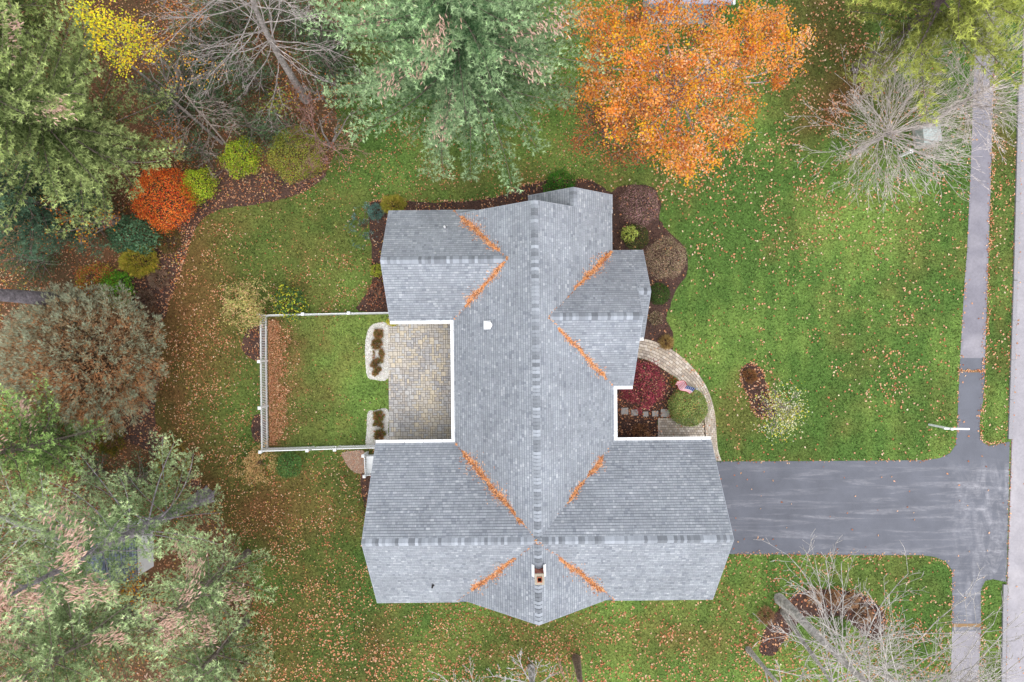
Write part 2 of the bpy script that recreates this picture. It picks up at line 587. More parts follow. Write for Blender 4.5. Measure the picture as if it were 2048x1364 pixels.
sheet("road", road, 0.012, asph(A(166, 162, 168), A(180, 175, 179), 33), M_ASPH, 0.5, "pale grey asphalt road along the right side", "road")
sheet("road_seam", P2([(2043, 171), (2033, 560), (2022, 880), (2013, 1165), (2010, 1364), (2006, 1540), (2008, 1540), (2012, 1364), (2015, 1165), (2024, 880), (2035, 560), (2045, 171), (2052, -160), (2050, -160)]), 0.018,
      flat(A(128, 112, 112), .3, .6), M_SOIL, .12, "dark crack along the road edge filled with leaf bits", "seam")


def kerb(name, a, b, label):
    a, b = P(*a), P(*b)
    d = (b - a); L = d.length; ang = math.atan2(d.y, d.x)
    root = empty(name, label, "kerb", (a.x, a.y, 0), ang)
    n = max(1, int(L / 2.0))
    me = None
    for i in range(n):
        if me is None:
            V, Q = boxes([(0, 0, .055, L / n - .012, .21, .11)])
            me = amesh("kerb_stone", V, Q, np.tile(A(160, 157, 162), (8, 1)), M_STONE)
        o_ = obj("kerb_stone", me, root, (L / n * (i + .5), 0, 0))
    return root


kerb("kerb", (2039, 171), (2029.0, 560), "pale stone kerb by the road, northern stretch beside the long sidewalk")
kerb("kerb", (2029, 561), (2018.5, 878), "pale stone kerb by the road, ending at the driveway's north corner")
kerb("kerb", (2008.5, 1168), (2001.5, 1540), "pale stone kerb by the road south of the driveway")

# ------------------------------------------------------------------ the house
TH = 0.0105
c_, s_ = math.cos(TH), math.sin(TH)


def W(u, v, z=0.0):
    return Vector((u * c_ - v * s_, u * s_ + v * c_, z))


def L2(x, y):
    return x * c_ + y * s_, -x * s_ + y * c_


ZE, PI_ = 2.9, 0.85
UC, HW = 1.09, 4.05         # main block ridge and half width
# wings: axis ('u' ridge runs along u / 'v'), centre, half width, from, to
WINGS = {
    'main': ('v', UC, HW, -12.98, 6.42),
    'garage': ('u', -9.165, HW, -6.96, 10.03),
    'nw': ('u', 3.88, 2.80, -6.17, UC),
    'east': ('u', 1.105, 3.445, UC, 6.09),
    'porch': ('u', 2.33, 2.22, 4.0, 6.68),
    'ne': ('v', 3.03, 2.14, 3.0, 7.35),
}


def roof_z(u, v):
    best = -1.0
    for k, (ax, c, h, a, b) in WINGS.items():
        al, ac = (v, u) if ax == 'v' else (u, v)
        if a <= al <= b and abs(ac - c) <= h:
            best = max(best, ZE + PI_ * (h - abs(ac - c)))
    return best


house = empty("house", "large single storey house with grey shingle roof of crossing gables", "house", (0, 0, 0), TH)
# walls: footprint boxes with gable ends, 0.35 in from the eaves
INS = 0.35


def gable_solid(ax, c, h, a, b, hw, z1, extra=0.0):
    """walls with a pointed gable under the roof"""
    zr = z1 + PI_ * hw - 0.18
    pr = [(-hw, 0), (hw, 0), (hw, z1 - .12), (0, zr), (-hw, z1 - .12)]
    V = []
    for t in (a, b):
        for q, z in pr:
            V.append((c + q, t, z) if ax == 'v' else (t, c + q, z))
    Fs = [(0, 1, 2, 3, 4), (9, 8, 7, 6, 5), (0, 5, 6, 1), (1, 6, 7, 2), (2, 7, 8, 3), (3, 8, 9, 4), (4, 9, 5, 0)]
    return V, Fs


wallV, wallF = [], []
for k, (ax, c, h, a, b) in WINGS.items():
    a2 = a + (INS if k in ('main', 'garage', 'nw') else 0)
    b2 = b - (INS if k in ('main', 'garage', 'east', 'porch', 'ne') else 0)
    hw = h - INS
    V, Fs = gable_solid(ax, c, h, a2, b2, hw, ZE + PI_ * INS - 0.06)
    n0 = len(wallV)
    wallV += V
    wallF += [tuple(n0 + i for i in f) for f in Fs]
me = bpy.data.meshes.new("wall")
me.from_pydata(wallV, [], wallF)
me.materials.append(M_SIDING)
obj("wall", me, house)

roof = obj("roof", None, house) if False else None
# roof deck slabs
T = 0.14
dv, df = [], []


def slab(ax, c, h, a, b, side):
    """one slope as a thick board, its top 12 mm under the shingles"""
    e = 0.012
    pts = []
    for t in (a + .01, b - .01):
        for q, z in ((h - .015, ZE), (0, ZE + PI_ * h)):
            for dz in (-e, -e - T):
                pts.append(((c + side * q, t, z + dz) if ax == 'v' else (t, c + side * q, z + dz)))
    n0 = len(dv)
    dv.extend(pts)
    for f in ((0, 2, 6, 4), (1, 5, 7, 3), (0, 1, 3, 2), (4, 6, 7, 5), (0, 4, 5, 1), (2, 3, 7, 6)):
        df.append(tuple(n0 + i for i in f))


for k, (ax, c, h, a, b) in WINGS.items():
    a = {'ne': 6.43, 'porch': 6.10}.get(k, a)
    slab(ax, c, h, a, b, 1)
    slab(ax, c, h, a, b, -1)
me = bpy.data.meshes.new("roof")
me.from_pydata(dv, [], df)
me.materials.append(vmat("roof_underlay", 0.95, noise=(30, .8, 1.2), color=tuple(A(112, 118, 130))))
roof = obj("roof", me, house)

# shingles: every tab a small tilted plate, in courses
EXPO = 0.143
slope_len = math.sqrt(1 + PI_ ** 2)
SV, SC = [], []
GREYS = [A(165, 170, 177), A(160, 165, 172), A(153, 158, 166), A(143, 148, 157), A(174, 178, 185), A(162, 166, 174), A(157, 161, 169), A(184, 188, 194)]
GW = np.array([.22, .24, .15, .06, .08, .13, .10, .02])


def shingle_plane(ax, c, h, side, lim):
    """lim(d)-> (lo,hi) range along the eave for horizontal distance d in from the eave"""
    step = EXPO / slope_len
    nrow = int(math.ceil(h / step))
    off = 0.0
    for r in range(nrow):
        d0 = r * step
        d1 = min(d0 + step * 0.86, h)
        lo, hi = lim(d0 + step / 2)
        if hi - lo < .03: continue
        t = lo - rng.uniform(0, .12)
        dark = rng.uniform(.95, 1.05)
        while t < hi:
            w = rng.choice([.09, .12, .15, .18, .22]) * rng.uniform(.9, 1.1)
            t0, t1 = max(t, lo), min(t + w - .006, hi)
            t += w
            if t1 - t0 < .01: continue
            raise_ = rng.choice([0.006, 0.010, 0.014])
            col = np.array(GREYS[rng.choice(8, p=GW)]) * dark * rng.uniform(.95, 1.05)
            zz0 = ZE + PI_ * d0 + raise_
            zz1 = ZE + PI_ * d1 + raise_ * .3
            q0, q1 = c + side * (h - d0), c + side * (h - d1)
            qs = [(q0, t0, zz0), (q0, t1, zz0), (q1, t1, zz1), (q1, t0, zz1)]
            if (side > 0) != (ax == 'v'): qs = qs[::-1]
            SV.append([(q, tt, z) if ax == 'v' else (tt, q, z) for q, tt, z in qs]); SC.append(col)
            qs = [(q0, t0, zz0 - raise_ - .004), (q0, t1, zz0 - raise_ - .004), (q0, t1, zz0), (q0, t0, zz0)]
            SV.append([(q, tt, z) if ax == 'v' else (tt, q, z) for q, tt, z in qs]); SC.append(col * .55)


X = .12
mn, mx_ = WINGS['main'][3], WINGS['main'][4]


def L_main_w(d):       # west slope, split by wings below their height
    return [(mn, mx_)]


# planes as lists of ranges so that covered parts are skipped
def hide(lst, lo, hi):
    out = []
    for a, b in lst:
        if hi <= a or lo >= b: out.append((a, b)); continue
        if lo > a: out.append((a, lo))
        if hi < b: out.append((hi, b))
    return out


def plane_multi(ax, c, h, side, base, covers):
    """covers: list of (centre, half, zrel) wings covering this slope; valley lines at centre +- (half - d)"""
    def gen(d):
        l = [base]
        for cc, hh in covers:
            k = hh - d - X
            if k > 0: l = hide(l, cc - k, cc + k)
        return l
    nmax = 3
    for i in range(nmax):
        def lim(d, i=i):
            l = gen(d)
            return l[i] if i < len(l) else (0, 0)
        shingle_plane(ax, c, h, side, lim)


g_c, n_c, e_c = -9.165, 3.88, 1.105
plane_multi('v', UC, HW, -1, (mn, mx_), [(g_c, HW), (n_c, 2.80)])
plane_multi('v', UC, HW, +1, (mn, mx_), [(g_c, HW), (e_c, 3.445)])
plane_multi('u', g_c, HW, +1, (-6.96, 10.03), [(UC, HW)])
plane_multi('u', g_c, HW, -1, (-6.96, 10.03), [(UC, HW)])
shingle_plane('u', n_c, 2.80, +1, lambda d: (-6.17, UC - HW + d + X if d > .26 else -1.8))
shingle_plane('u', n_c, 2.80, -1, lambda d: (-6.17, UC - HW + d + X))
shingle_plane('u', e_c, 3.445, +1, lambda d: (UC + HW - d - X, 6.09))
shingle_plane('u', e_c, 3.445, -1, lambda d: (UC + HW - d - X, 6.09))
shingle_plane('u', 2.33, 2.22, +1, lambda d: (6.09, 6.68))
shingle_plane('u', 2.33, 2.22, -1, lambda d: (4.7, 6.68))
shingle_plane('v', 3.03, 2.14, +1, lambda d: (6.42, 7.35))
shingle_plane('v', 3.03, 2.14, -1, lambda d: (4.5, 7.35))
SV = np.array(SV)
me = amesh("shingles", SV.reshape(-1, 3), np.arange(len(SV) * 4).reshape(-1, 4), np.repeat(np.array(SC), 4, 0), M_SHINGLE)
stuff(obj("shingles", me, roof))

# ridge caps, folded over each ridge and lapped
def cap_mesh():
    w, L, t = .172, .150, .036
    k = PI_
    V = [(-w, 0, -w * k + t), (0, 0, .016 + t), (w, 0, -w * k + t), (-w, L, -w * k + .010), (0, L, .018), (w, L, -w * k + .010),
         (-w, .012, -w * k - .004), (0, .012, .004), (w, .012, -w * k - .004)]
    me = bpy.data.meshes.new("ridge_cap")
    me.from_pydata(V, [], [(0, 1, 4, 3), (1, 2, 5, 4), (6, 7, 1, 0), (7, 8, 2, 1)])
    me.materials.append(M_CAP)
    return me


capm = cap_mesh()


def ridge(ax, c, zr, a, b, step=.146):
    n = int(abs(b - a) / step)
    for i in range(n):
        t = a + (b - a) * (i + .1) / n
        dirn = 1 if b > a else -1
        if ax == 'v':
            o_ = obj("ridge_cap", capm, roof, (c, t, zr)); o_.rotation_euler = (0, 0, 0 if dirn > 0 else math.pi)
        else:
            o_ = obj("ridge_cap", capm, roof, (t, c, zr)); o_.rotation_euler = (0, 0, -math.pi / 2 if dirn > 0 else math.pi / 2)


ZR = ZE + PI_ * HW
ridge('v', UC, ZR, 6.42, -10.3, .168)
ridge('v', UC, ZR, -11.0, -12.98, .168)
ridge('u', g_c, ZR, -6.96, UC - .2, .15)
ridge('u', g_c, ZR, 10.03, UC + .2, .15)
ridge('u', n_c, ZE + PI_ * 2.80, -6.17, UC - HW + 2.80 - .1)
ridge('u', e_c, ZE + PI_ * 3.445, 6.09, UC + HW - 3.445 + .1)
ridge('u', 2.33, ZE + PI_ * 2.22, 6.68, 6.05)
ridge('v', 3.03, ZE + PI_ * 2.14, 7.35, 6.5)

# fascia along rakes and eaves, gutters where the photograph shows them
fas = []
dirs = []
for k, (ax, c, h, a, b) in WINGS.items():
    ends = {'main': (a, b), 'garage': (a, b), 'nw': (a,), 'east': (b,), 'porch': (b,), 'ne': (b,)}[k]
    for t in ends:
        sg = -1 if t == a else 1
        for side in (-1, 1):
            q0, q1 = c + side * (h + .01), c
            z0, z1 = ZE - .015, ZE + PI_ * h
            ring = []
            for tt in (t - sg * .0, t + sg * .022):
                for q, z in ((q0, z0), (q1, z1)):
                    for dz in (-.004, -.2):
                        ring.append((q, tt, z + dz) if ax == 'v' else (tt, q, z + dz))
            fas.append(ring)
fv = [p for r in fas for p in r]
ff = []
for i in range(len(fas)):
    for f in ((0, 2, 6, 4), (1, 5, 7, 3), (0, 1, 3, 2), (4, 6, 7, 5), (0, 4, 5, 1), (2, 3, 7, 6)):
        ff.append(tuple(i * 8 + j for j in f))
me = bpy.data.meshes.new("rake_trim")
me.from_pydata(fv, [], ff)
me.materials.append(vmat("trim_paint", 0.6, noise=(3, .9, 1.05), color=tuple(A(176, 182, 192))))
obj("rake_trim", me, house)


def gutter(p, q):
    """a trough gutter between two eave points (local), on the outside"""
    p, q = Vector(p), Vector(q)
    d = (q - p); L = d.length; a = math.atan2(d.y, d.x)
    w = .14
    lst = [(0, 0, 0, L, .004, .12), (0, w, 0, L, .006, .12), (0, w / 2, .035, L, w, .005), (-L / 2, w / 2, 0, .004, w, .12), (L / 2, w / 2, 0, .004, w, .12), (0, w + .004, .055, L, .02, .012)]
    V, Q = boxes(lst)
    o_ = obj("gutter", amesh("gutter", V, Q, None, M_WHITE), house, (p + q) / 2 + Vector((0, 0, ZE - .075)))
    o_.rotation_euler = (0, 0, a)
    n = max(2, int(L / 0.9))
    V, Q = boxes([(L * ((i + .5) / n - .5), w / 2, .05, .02, w, .006) for i in range(n)])
    obj("gutter_bracket", amesh("gutter_bracket", V, Q, None, M_METAL), o_)


gutter((-6.17, 1.08 - .005, 0), (-2.96 - .12, 1.08 - .005, 0)) if False else None
E = .006
gutter((-2.96 - E - .12, 1.08 - E, 0), (-6.17, 1.08 - E, 0))                 # NW wing, south eave
gutter((-2.96 - E, -5.115 + E, 0), (-2.96 - E, 1.08 - E, 0))                 # main west eave
gutter((-6.96, -5.115 + E, 0), (-2.96 - E - .12, -5.115 + E, 0))             # garage north eave, west part
gutter((5.14 + E + .12, -5.115 + E, 0), (10.03, -5.115 + E, 0))              # garage north eave, east part
gutter((5.14 + E, -2.34 - E, 0), (5.14 + E, -5.115 + E, 0))                  # main east eave
gutter((6.09, -2.34 - E, 0), (5.14 + E + .12, -2.34 - E, 0))                 # east wing south eave
gutter((6.68, .11 - E, 0), (6.16, .11 - E, 0))                               # porch corner

# windows, doors on the walls under the eaves
def window(u, v, facing, w=1.0, h=1.2, z=1.5, name="window"):
    ang = {'E': 0, 'W': math.pi, 'N': math.pi / 2, 'S': -math.pi / 2}[facing]
    fr = [(0.03, s * (w / 2 + .04), 0, .06, .08, h + .16) for s in (-1, 1)] + [(0.03, 0, s * (h / 2 + .04), .06, w, .08) for s in (-1, 1)] + [(0.025, 0, 0, .04, w, .04)]
    V, Q = boxes(fr)
    o_ = obj(name, amesh(name, V, Q, None, M_WHITE), house, (u, v, z))
    o_.rotation_euler = (0, 0, ang)
    V, Q = boxes([(0.012, 0, 0, .02, w, h)])
    obj("pane", amesh("pane", V, Q, None, M_GLASS), o_)


xw = UC - HW + INS
for v in (-.4, -3.9): window(xw - .0, v, 'W')
window(xw, -2.1, 'W', 1.7, 2.0, 1.1, "patio_door")
for v in (3.0, 4.8): window(-6.17 + INS, v, 'W')
for u in (-5.0, -3.6): window(u, 1.08 + INS, 'S')
for u in (-.6, 1.6): window(u, 6.42 - INS, 'N')
window(3.3, 7.35 - INS, 'N')
window(5.14 - INS, 6.0, 'E')
window(6.09 - INS, -1.2, 'E', 1.4)
window(6.68 - INS, 2.3, 'E', 1.6)
for u in (-5, -2, 4, 8): window(u, -13.19 + INS, 'S')
for v in (-7.3, -11.0): window(-6.96 + INS, v, 'W')
for v in (-7.2, -11.1):
    g = box_obj("garage_door", [(10.03 - INS + .02, v, 1.1 + .55 * (k - 1.5) , .05, 2.5, .53) for k in range(4)], M_WHITE, house)
box_obj("front_door", [(5.0, -3.2, 1.05, .05, .95, 2.05)], vmat("door_paint", .5, color=(.25, .03, .03)), house)

# chimney
ch = obj("chimney", None, house)
ch.empty_display_size = .2
cu, cvv = UC + .03, -10.62 - .03
cw, cl = .40, .46
ztop = ZR + .62
bv = []
bc = []
BR = [A(150, 88, 74), A(168, 100, 84), A(132, 78, 70), A(178, 120, 104)]
r = 0
z = ZR - .45
while z < ztop:
    for side in range(4):
        ln = cw if side in (0, 2) else cl
        n = 2
        for i in range(n + 1):
            a0 = (i + (0.0 if r % 2 else -.5)) / n * ln - ln / 2
            a1 = min(a0 + ln / n - .012, ln / 2)
            a0 = max(a0, -ln / 2)
            if a1 - a0 < .02: continue
            m = (a0 + a1) / 2
            if side == 0: bv.append((m, cl / 2 - .045, z, a1 - a0, .09, .057))
            if side == 2: bv.append((m, -cl / 2 + .045, z, a1 - a0, .09, .057))
            if side == 1: bv.append((cw / 2 - .05, m, z, .1, min(a1 - a0, cl), .057))
            if side == 3: bv.append((-cw / 2 + .05, m, z, .1, min(a1 - a0, cl), .057))
    z += .068
    r += 1
bv = [(b[0] + cu, b[1] + cvv, b[2] + .0007 * (i % 5), b[3] + .0006 * (i % 7), b[4] + .0006 * (i % 3), b[5]) for i, b in enumerate(bv)]
V, Q = boxes(bv)
cc = np.repeat(pal(BR, len(bv)), 8, 0)
stuff(obj("brick", amesh("brick", V, Q, cc, M_STONE), ch))
box_obj("mortar_core", [(cu, cvv, (ZR - .5 + ztop) / 2, cw - .03, cl - .03, ztop - ZR + .5)], vmat("mortar", .95, noise=(20, .8, 1.1), color=tuple(A(168, 158, 150))), ch)
capc = tuple(A(178, 168, 150))
hw_, hl_, fw = cw / 2 + .015, cl / 2 + .015, .10
box_obj("crown_slab", [(cu, cvv + (hl_ + fw) / 2, ztop + .04, 2 * hw_, hl_ - fw, .08), (cu, cvv - (hl_ + fw) / 2, ztop + .04, 2 * hw_, hl_ - fw, .08),
                       (cu + (hw_ + fw) / 2, cvv, ztop + .04, hw_ - fw, 2 * fw, .08), (cu - (hw_ + fw) / 2, cvv, ztop + .04, hw_ - fw, 2 * fw, .08)],
        vmat("cement", .9, noise=(15, .8, 1.15), color=capc), ch)
box_obj("flue", [(cu + fw, cvv, ztop + .08, .02, .24, .16), (cu - fw, cvv, ztop + .08, .02, .24, .16), (cu, cvv + fw + .005, ztop + .08, .18, .02, .16), (cu, cvv - fw - .005, ztop + .08, .18, .02, .16)],
        vmat("clay", .8, noise=(15, .8, 1.1), color=tuple(A(196, 116, 84))), ch)
box_obj("flue_hole", [(cu, cvv, ztop + .005, .17, .17, .012)], vmat("flue_shade", 1, color=(.006, .006, .006)), ch)  # black plate: the shade down the open flue, put in as colour
# white flashing up the two sides of the stack
for s in (-1, 1):
    V = []
    x0, x1 = cw / 2 + .005, cw / 2 + .13
    for y in (cl / 2 + .16, -cl / 2 + .06):
        for x in (x0, x1):
            V.append((cu + s * x, cvv + y, ZR - PI_ * x + .045))
    V += [(v[0], v[1], v[2] + .03) for v in V]
    V[4] = (V[4][0], V[4][1], V[4][2] + .10); V[6] = (V[6][0], V[6][1], V[6][2] + .10)
    me = bpy.data.meshes.new("flashing")
    me.from_pydata(V, [], [(0, 1, 3, 2), (4, 6, 7, 5), (0, 4, 5, 1), (2, 3, 7, 6), (0, 2, 6, 4), (1, 5, 7, 3)])
    me.materials.append(M_WHITE)
    obj("flashing", me, ch)

# roof vents
def lathe(prof, sides=20):
    V, Q = [], []
    for r_, z_ in prof:
        for k in range(sides):
            t = 2 * math.pi * k / sides
            V.append((r_ * math.cos(t), r_ * math.sin(t), z_))
    for i in range(len(prof) - 1):
        for k in range(sides):
            Q.append((i * sides + k, i * sides + (k + 1) % sides, (i + 1) * sides + (k + 1) % sides, (i + 1) * sides + k))
    return np.array(V), np.array(Q)


def at_roof(px, py, off=0.0):
    z = 5.0
    for _ in range(12):
        p = P(px, py, z)
        u, v = L2(p.x, p.y)
        z = roof_z(u, v) + off
    return u, v, z


u, v, z = at_roof(978, 650)
vent = obj("fan_vent", None, house, (u, v, z)); vent.empty_display_size = .1
V, Q = lathe([(.10, -.1), (.10, .12), (.17, .12), (.17, .2), (.12, .245), (.001, .26)])
obj("vent_cap", amesh("vent_cap", V, Q, None, M_WHITE, True), vent)
sl = math.atan(PI_)
o_ = box_obj("flashing_plate", [(0, 0, .02, .44, .42, .01)], M_WHITE, vent); o_.rotation_euler = (0, -sl, 0); o_.location = (-.08, 0, -.04)
for (px, py, nm, mt, rr, hh) in ((890, 455, "vent_pipe", M_WHITE, .045, .32), (866, 1170, "vent_pipe", M_DARK, .045, .35)):
    u, v, z = at_roof(px, py)
    t_ = obj(nm, None, house, (u, v, z)); t_.empty_display_size = .1
    V, Q = lathe([(rr, -.08), (rr, hh), (rr * .75, hh), (rr * .75, hh - .2), (.001, hh - .2)], 12)
    obj("pipe", amesh("pipe", V, Q, None, mt, True), t_)
    V, Q = lathe([(.1, -.06), (.06, .03), (rr + .004, .05)], 12)
    obj("collar", amesh("collar", V, Q, None, M_DARK, True), t_)
u, v, z = at_roof(995, 1127)
t_ = obj("box_vent", None, house, (u, v, z)); t_.empty_display_size = .1
box_obj("hood", [(0, 0, .07, .22, .2, .1)], M_METAL, t_, .01)
box_obj("louvre", [(0, -.1 - .01, .05, .18, .012, .05)], M_DARK, t_)

# pine needles washed into the valleys
NEED = [A(222, 154, 98, 1), A(228, 166, 112, 1), A(200, 130, 84, .9), A(160, 100, 70, .8), A(232, 182, 138, 1)]


def valley(p0, p1, x0, x1, wmax, label, n=1300):
    """needles along the valley from (u,v) p0 at the eave to p1 at the top, between picture columns x0..x1"""
    ts = np.linspace(0, 1, 200)
    pxs = []
    for t in ts:
        u, v = p0[0] + (p1[0] - p0[0]) * t, p0[1] + (p1[1] - p0[1]) * t
        z = roof_z(u, v)
        w = W(u, v)
        pxs.append(1024 + w.x * F / (H - z))
    pxs = np.array(pxs)
    ta, tb = ts[np.argmin(abs(pxs - x0))], ts[np.argmin(abs(pxs - x1))]
    if ta > tb: ta, tb = tb, ta
    d = np.array([p1[0] - p0[0], p1[1] - p0[1]]); L = np.linalg.norm(d); d /= L
    nn = np.array([-d[1], d[0]])
    T_ = rng.uniform(ta, tb, n)
    k_ = rng.random(n) < .10
    T_[k_] = np.clip(rng.normal((ta + tb) / 2, (tb - ta) * .5, k_.sum()), .02, .98)
    f = (T_ - ta) / (tb - ta)
    width = .72 * wmax * (0.35 + .9 * np.clip(vnoise(T_ * L, 0 * T_, .35, 77), 0, 1)) * np.clip(np.minimum(f * 9, (1 - f) * 2.4 + .25), .12, 1)
    q = rng.normal(size=n) * .38 * width * np.where(rng.random(n) < .2, 2.8, 1) + (vnoise(T_ * L, 3 + 0 * T_, .22, 78) - .5) * .16
    pos = []
    for t, qq in zip(T_, q):
        u, v = p0[0] + d[0] * L * t + nn[0] * qq, p0[1] + d[1] * L * t + nn[1] * qq
        pos.append((u, v, roof_z(u, v) + .02 + .03 * rng.random() * max(0, 1 - abs(qq) / .15)))
    pos = np.array(pos)
    dr = np.stack([d[0] + rng.normal(size=n) * .7, d[1] + rng.normal(size=n) * .7, rng.normal(size=n) * .12], 1)
    V1, F1, C1 = tufts(pos, norm(dr), pal(NEED, n), 3, .12, .024, .18)
    wv = np.array([W(a, b, c) for a, b, c in V1])
    o_ = obj("pine_needles", amesh("pine_needles", wv, F1, C1, M_LITTER))
    tag(o_, label, "pine needles", "orange pine needles in the roof valleys", 'stuff')


EW, EE = UC - HW, UC + HW
valley((EW, 6.68), (EW + 2.8, 3.88), 921, 997, .34, "orange needles in the north valley of the small back wing")
valley((EW, 1.08), (EW + 2.8, 3.88), 930, 1010, .26, "orange needles in the valley just above the paver patio")
valley((EE, 4.55), (EE - 3.445, 1.105), 1223, 1150, .26, "orange needles in the valley beside the mauve round shrubs")
valley((EE, -2.34), (EE - 3.445, 1.105), 1213, 1118, .22, "orange needles in the valley above the red maple")
valley((EW, -5.115), (EW + HW, g_c), 924, 1030, .36, "long streak of orange needles from patio corner towards the main ridge", 2000)
valley((EE, -5.115), (EE - HW, g_c), 1205, 1178, .26, "short orange needle patch in the valley near the driveway side gutter", 600)
valley((EE, -5.115), (EE - HW, g_c), 1168, 1138, .18, "thin orange needle streak higher in the driveway side valley", 500)
valley((EW, -13.19), (EW + HW, g_c), 944, 1030, .30, "brown orange needles in the valley left of the chimney")
valley((EE, -13.19), (EE - HW, g_c), 1209, 1121, .32, "orange needles in the valley right of the chimney")
valley((EW, -5.115), (EW + HW, g_c), 1034, 1044, .2, "little needle patch just below the main ridge crossing", 160)

# ------------------------------------------------------------------ patio of mixed pavers
PAVC = [A(202, 194, 184), A(208, 198, 182), A(190, 186, 183), A(174, 171, 171), A(213, 200, 178), A(200, 197, 194), A(186, 178, 170)]
PM = [vmat("paver_%s" % n, .9, noise=(14, .82, 1.15), bump=.2, color=tuple(c)) for n, c in zip(("tan", "sand", "grey", "slate", "gold", "pale", "brown"), PAVC)]
patio = empty("patio", "patio of mixed tan and grey pavers behind the house", "patio", (0, 0, 0), TH)
patio['kind'] = 'structure'
pu0, pv0 = -6.80, -5.42
pu1, pv1 = EW + INS, 1.40
CELL = .126
nu, nv = int((pu1 - pu0) / CELL), int((pv1 - pv0) / CELL)
occ = np.zeros((nu, nv), bool)
pieces = []
for i in range(nu):
    for j in range(nv):
        if occ[i, j]: continue
        opts = [(1, 1), (2, 1), (1, 2), (2, 2), (2, 1), (1, 2), (1, 1)]
        random.shuffle(opts)
        for a, b in opts + [(1, 1)]:
            if i + a <= nu and j + b <= nv and not occ[i:i + a, j:j + b].any():
                occ[i:i + a, j:j + b] = True
                pieces.append((i, j, a, b)); break
V, Q = boxes([((pu0 + pu1) / 2, (pv0 + pv1) / 2, .007, pu1 - pu0 + .02, pv1 - pv0 + .02, .018)])
obj("joint_sand", amesh("joint_sand", V, Q, None, vmat("joint_sand", 1, noise=(20, .7, 1.2), color=tuple(A(92, 80, 70)))), patio)
pieces.sort(key=lambda p: (-(p[2] * p[3]), random.random()))
big, rest = [], []
for p in pieces:
    uc, vc = pu0 + (p[0] + p[2] / 2) * CELL, pv0 + (p[1] + p[3] / 2) * CELL
    vis = uc < EW - .12 and -5.0 < vc < .9
    (big if (vis and len(big) < 300) else rest).append((p, uc, vc))
pm = {}


def paver_mesh(a, b, mt, nm="paver"):
    key = (round(a, 3), round(b, 3), mt.name)
    if key not in pm:
        e = .006
        x, y = a / 2, b / 2
        V = [(-x, -y, 0), (x, -y, 0), (x, y, 0), (-x, y, 0), (-x, -y, .02), (x, -y, .02), (x, y, .02), (-x, y, .02), (-x + e, -y + e, .026), (x - e, -y + e, .026), (x - e, y - e, .026), (-x + e, y - e, .026)]
        me = bpy.data.meshes.new(nm)
        me.from_pydata(V, [], [(0, 1, 5, 4), (1, 2, 6, 5), (2, 3, 7, 6), (3, 0, 4, 7), (4, 5, 9, 8), (5, 6, 10, 9), (6, 7, 11, 10), (7, 4, 8, 11), (8, 9, 10, 11)])
        me.materials.append(mt)
        pm[key] = me
    return pm[key]


def pick(uc, vc):
    n = vnoise(np.array([uc]), np.array([vc]), 1.4, 50)[0]
    if n > .62: return random.choice([0, 1, 4, 1, 0, 5])
    if n < .34: return random.choice([2, 3, 5, 6, 2, 0])
    return random.choice([0, 1, 2, 3, 4, 5, 6])


for p, uc, vc in big:
    me = paver_mesh(p[2] * CELL - .016, p[3] * CELL - .016, PM[pick(uc, vc)])
    o_ = obj("paver", me, patio, (uc, vc, .016 + random.uniform(0, .004)))
rb = [(uc, vc, .026 + random.uniform(0, .004), p[2] * CELL - .016, p[3] * CELL - .016, .026) for p, uc, vc in rest]
V, Q = boxes(rb)
cols = np.repeat(np.array([PAVC[pick(b[0], b[1])] * random.uniform(.9, 1.08) for b in rb]), 8, 0)
stuff(obj("small_pavers", amesh("small_pavers", V, Q, cols, M_STONE), patio))

# curved walk
outer = [(1262, 674), (1285, 677), (1310, 683), (1345, 700), (1378, 727), (1403, 757), (1420, 790), (1430, 830), (1433, 870), (1436, 900), (1443, 922)]
inner = [(1262, 714), (1278, 716), (1298, 722), (1325, 738), (1352, 757), (1378, 780), (1396, 805), (1408, 835), (1411, 870), (1414, 900), (1418, 922)]


def curve(pts, n):
    pts = [np.array(P(a, b)[:2]) for a, b in pts]
    out = []
    m = len(pts)
    for i in range(m - 1):
        p0, p1, p2, p3 = pts[max(i - 1, 0)], pts[i], pts[i + 1], pts[min(i + 2, m - 1)]
        for k in range(n):
            t = k / n
            out.append(0.5 * ((2 * p1) + (-p0 + p2) * t + (2 * p0 - 5 * p1 + 4 * p2 - p3) * t * t + (-p0 + 3 * p1 - 3 * p2 + p3) * t ** 3))
    out.append(pts[-1])
    return np.array(out)


oc, ic = curve(outer, 12), curve(inner, 12)
walkp = [tuple(p) for p in oc] + [tuple(p) for p in ic[::-1]]
WALK = walkp
walk = empty("paver_walk", "curved walk of cream and tan pavers from driveway to porch", "walkway")
walk['kind'] = 'structure'
sb = sheet("joint_sand", walkp, 0.014, flat(A(112, 98, 86)), M_SOIL, .4)
del sb['kind']
sb.parent = walk
CREAM = [A(212, 198, 182), A(202, 187, 169), A(192, 177, 160), A(218, 206, 192), A(182, 169, 156)]
WM = [vmat("walk_%s" % n, .9, noise=(14, .85, 1.1), color=tuple(c)) for n, c in zip(("cream", "sand", "tan", "pale", "brown"), CREAM)]
mid = (oc + ic) / 2
sl_ = np.concatenate([[0], np.cumsum(np.linalg.norm(np.diff(mid, axis=0), axis=1))])


def at_s(s, f):
    s = min(max(s, 0), sl_[-1])
    i = min(np.searchsorted(sl_, s, side='right') - 1, len(sl_) - 2)
    t = (s - sl_[i]) / max(sl_[i + 1] - sl_[i], 1e-6)
    return (oc[i] * (1 - t) + oc[i + 1] * t) * (1 - f) + (ic[i] * (1 - t) + ic[i + 1] * t) * f


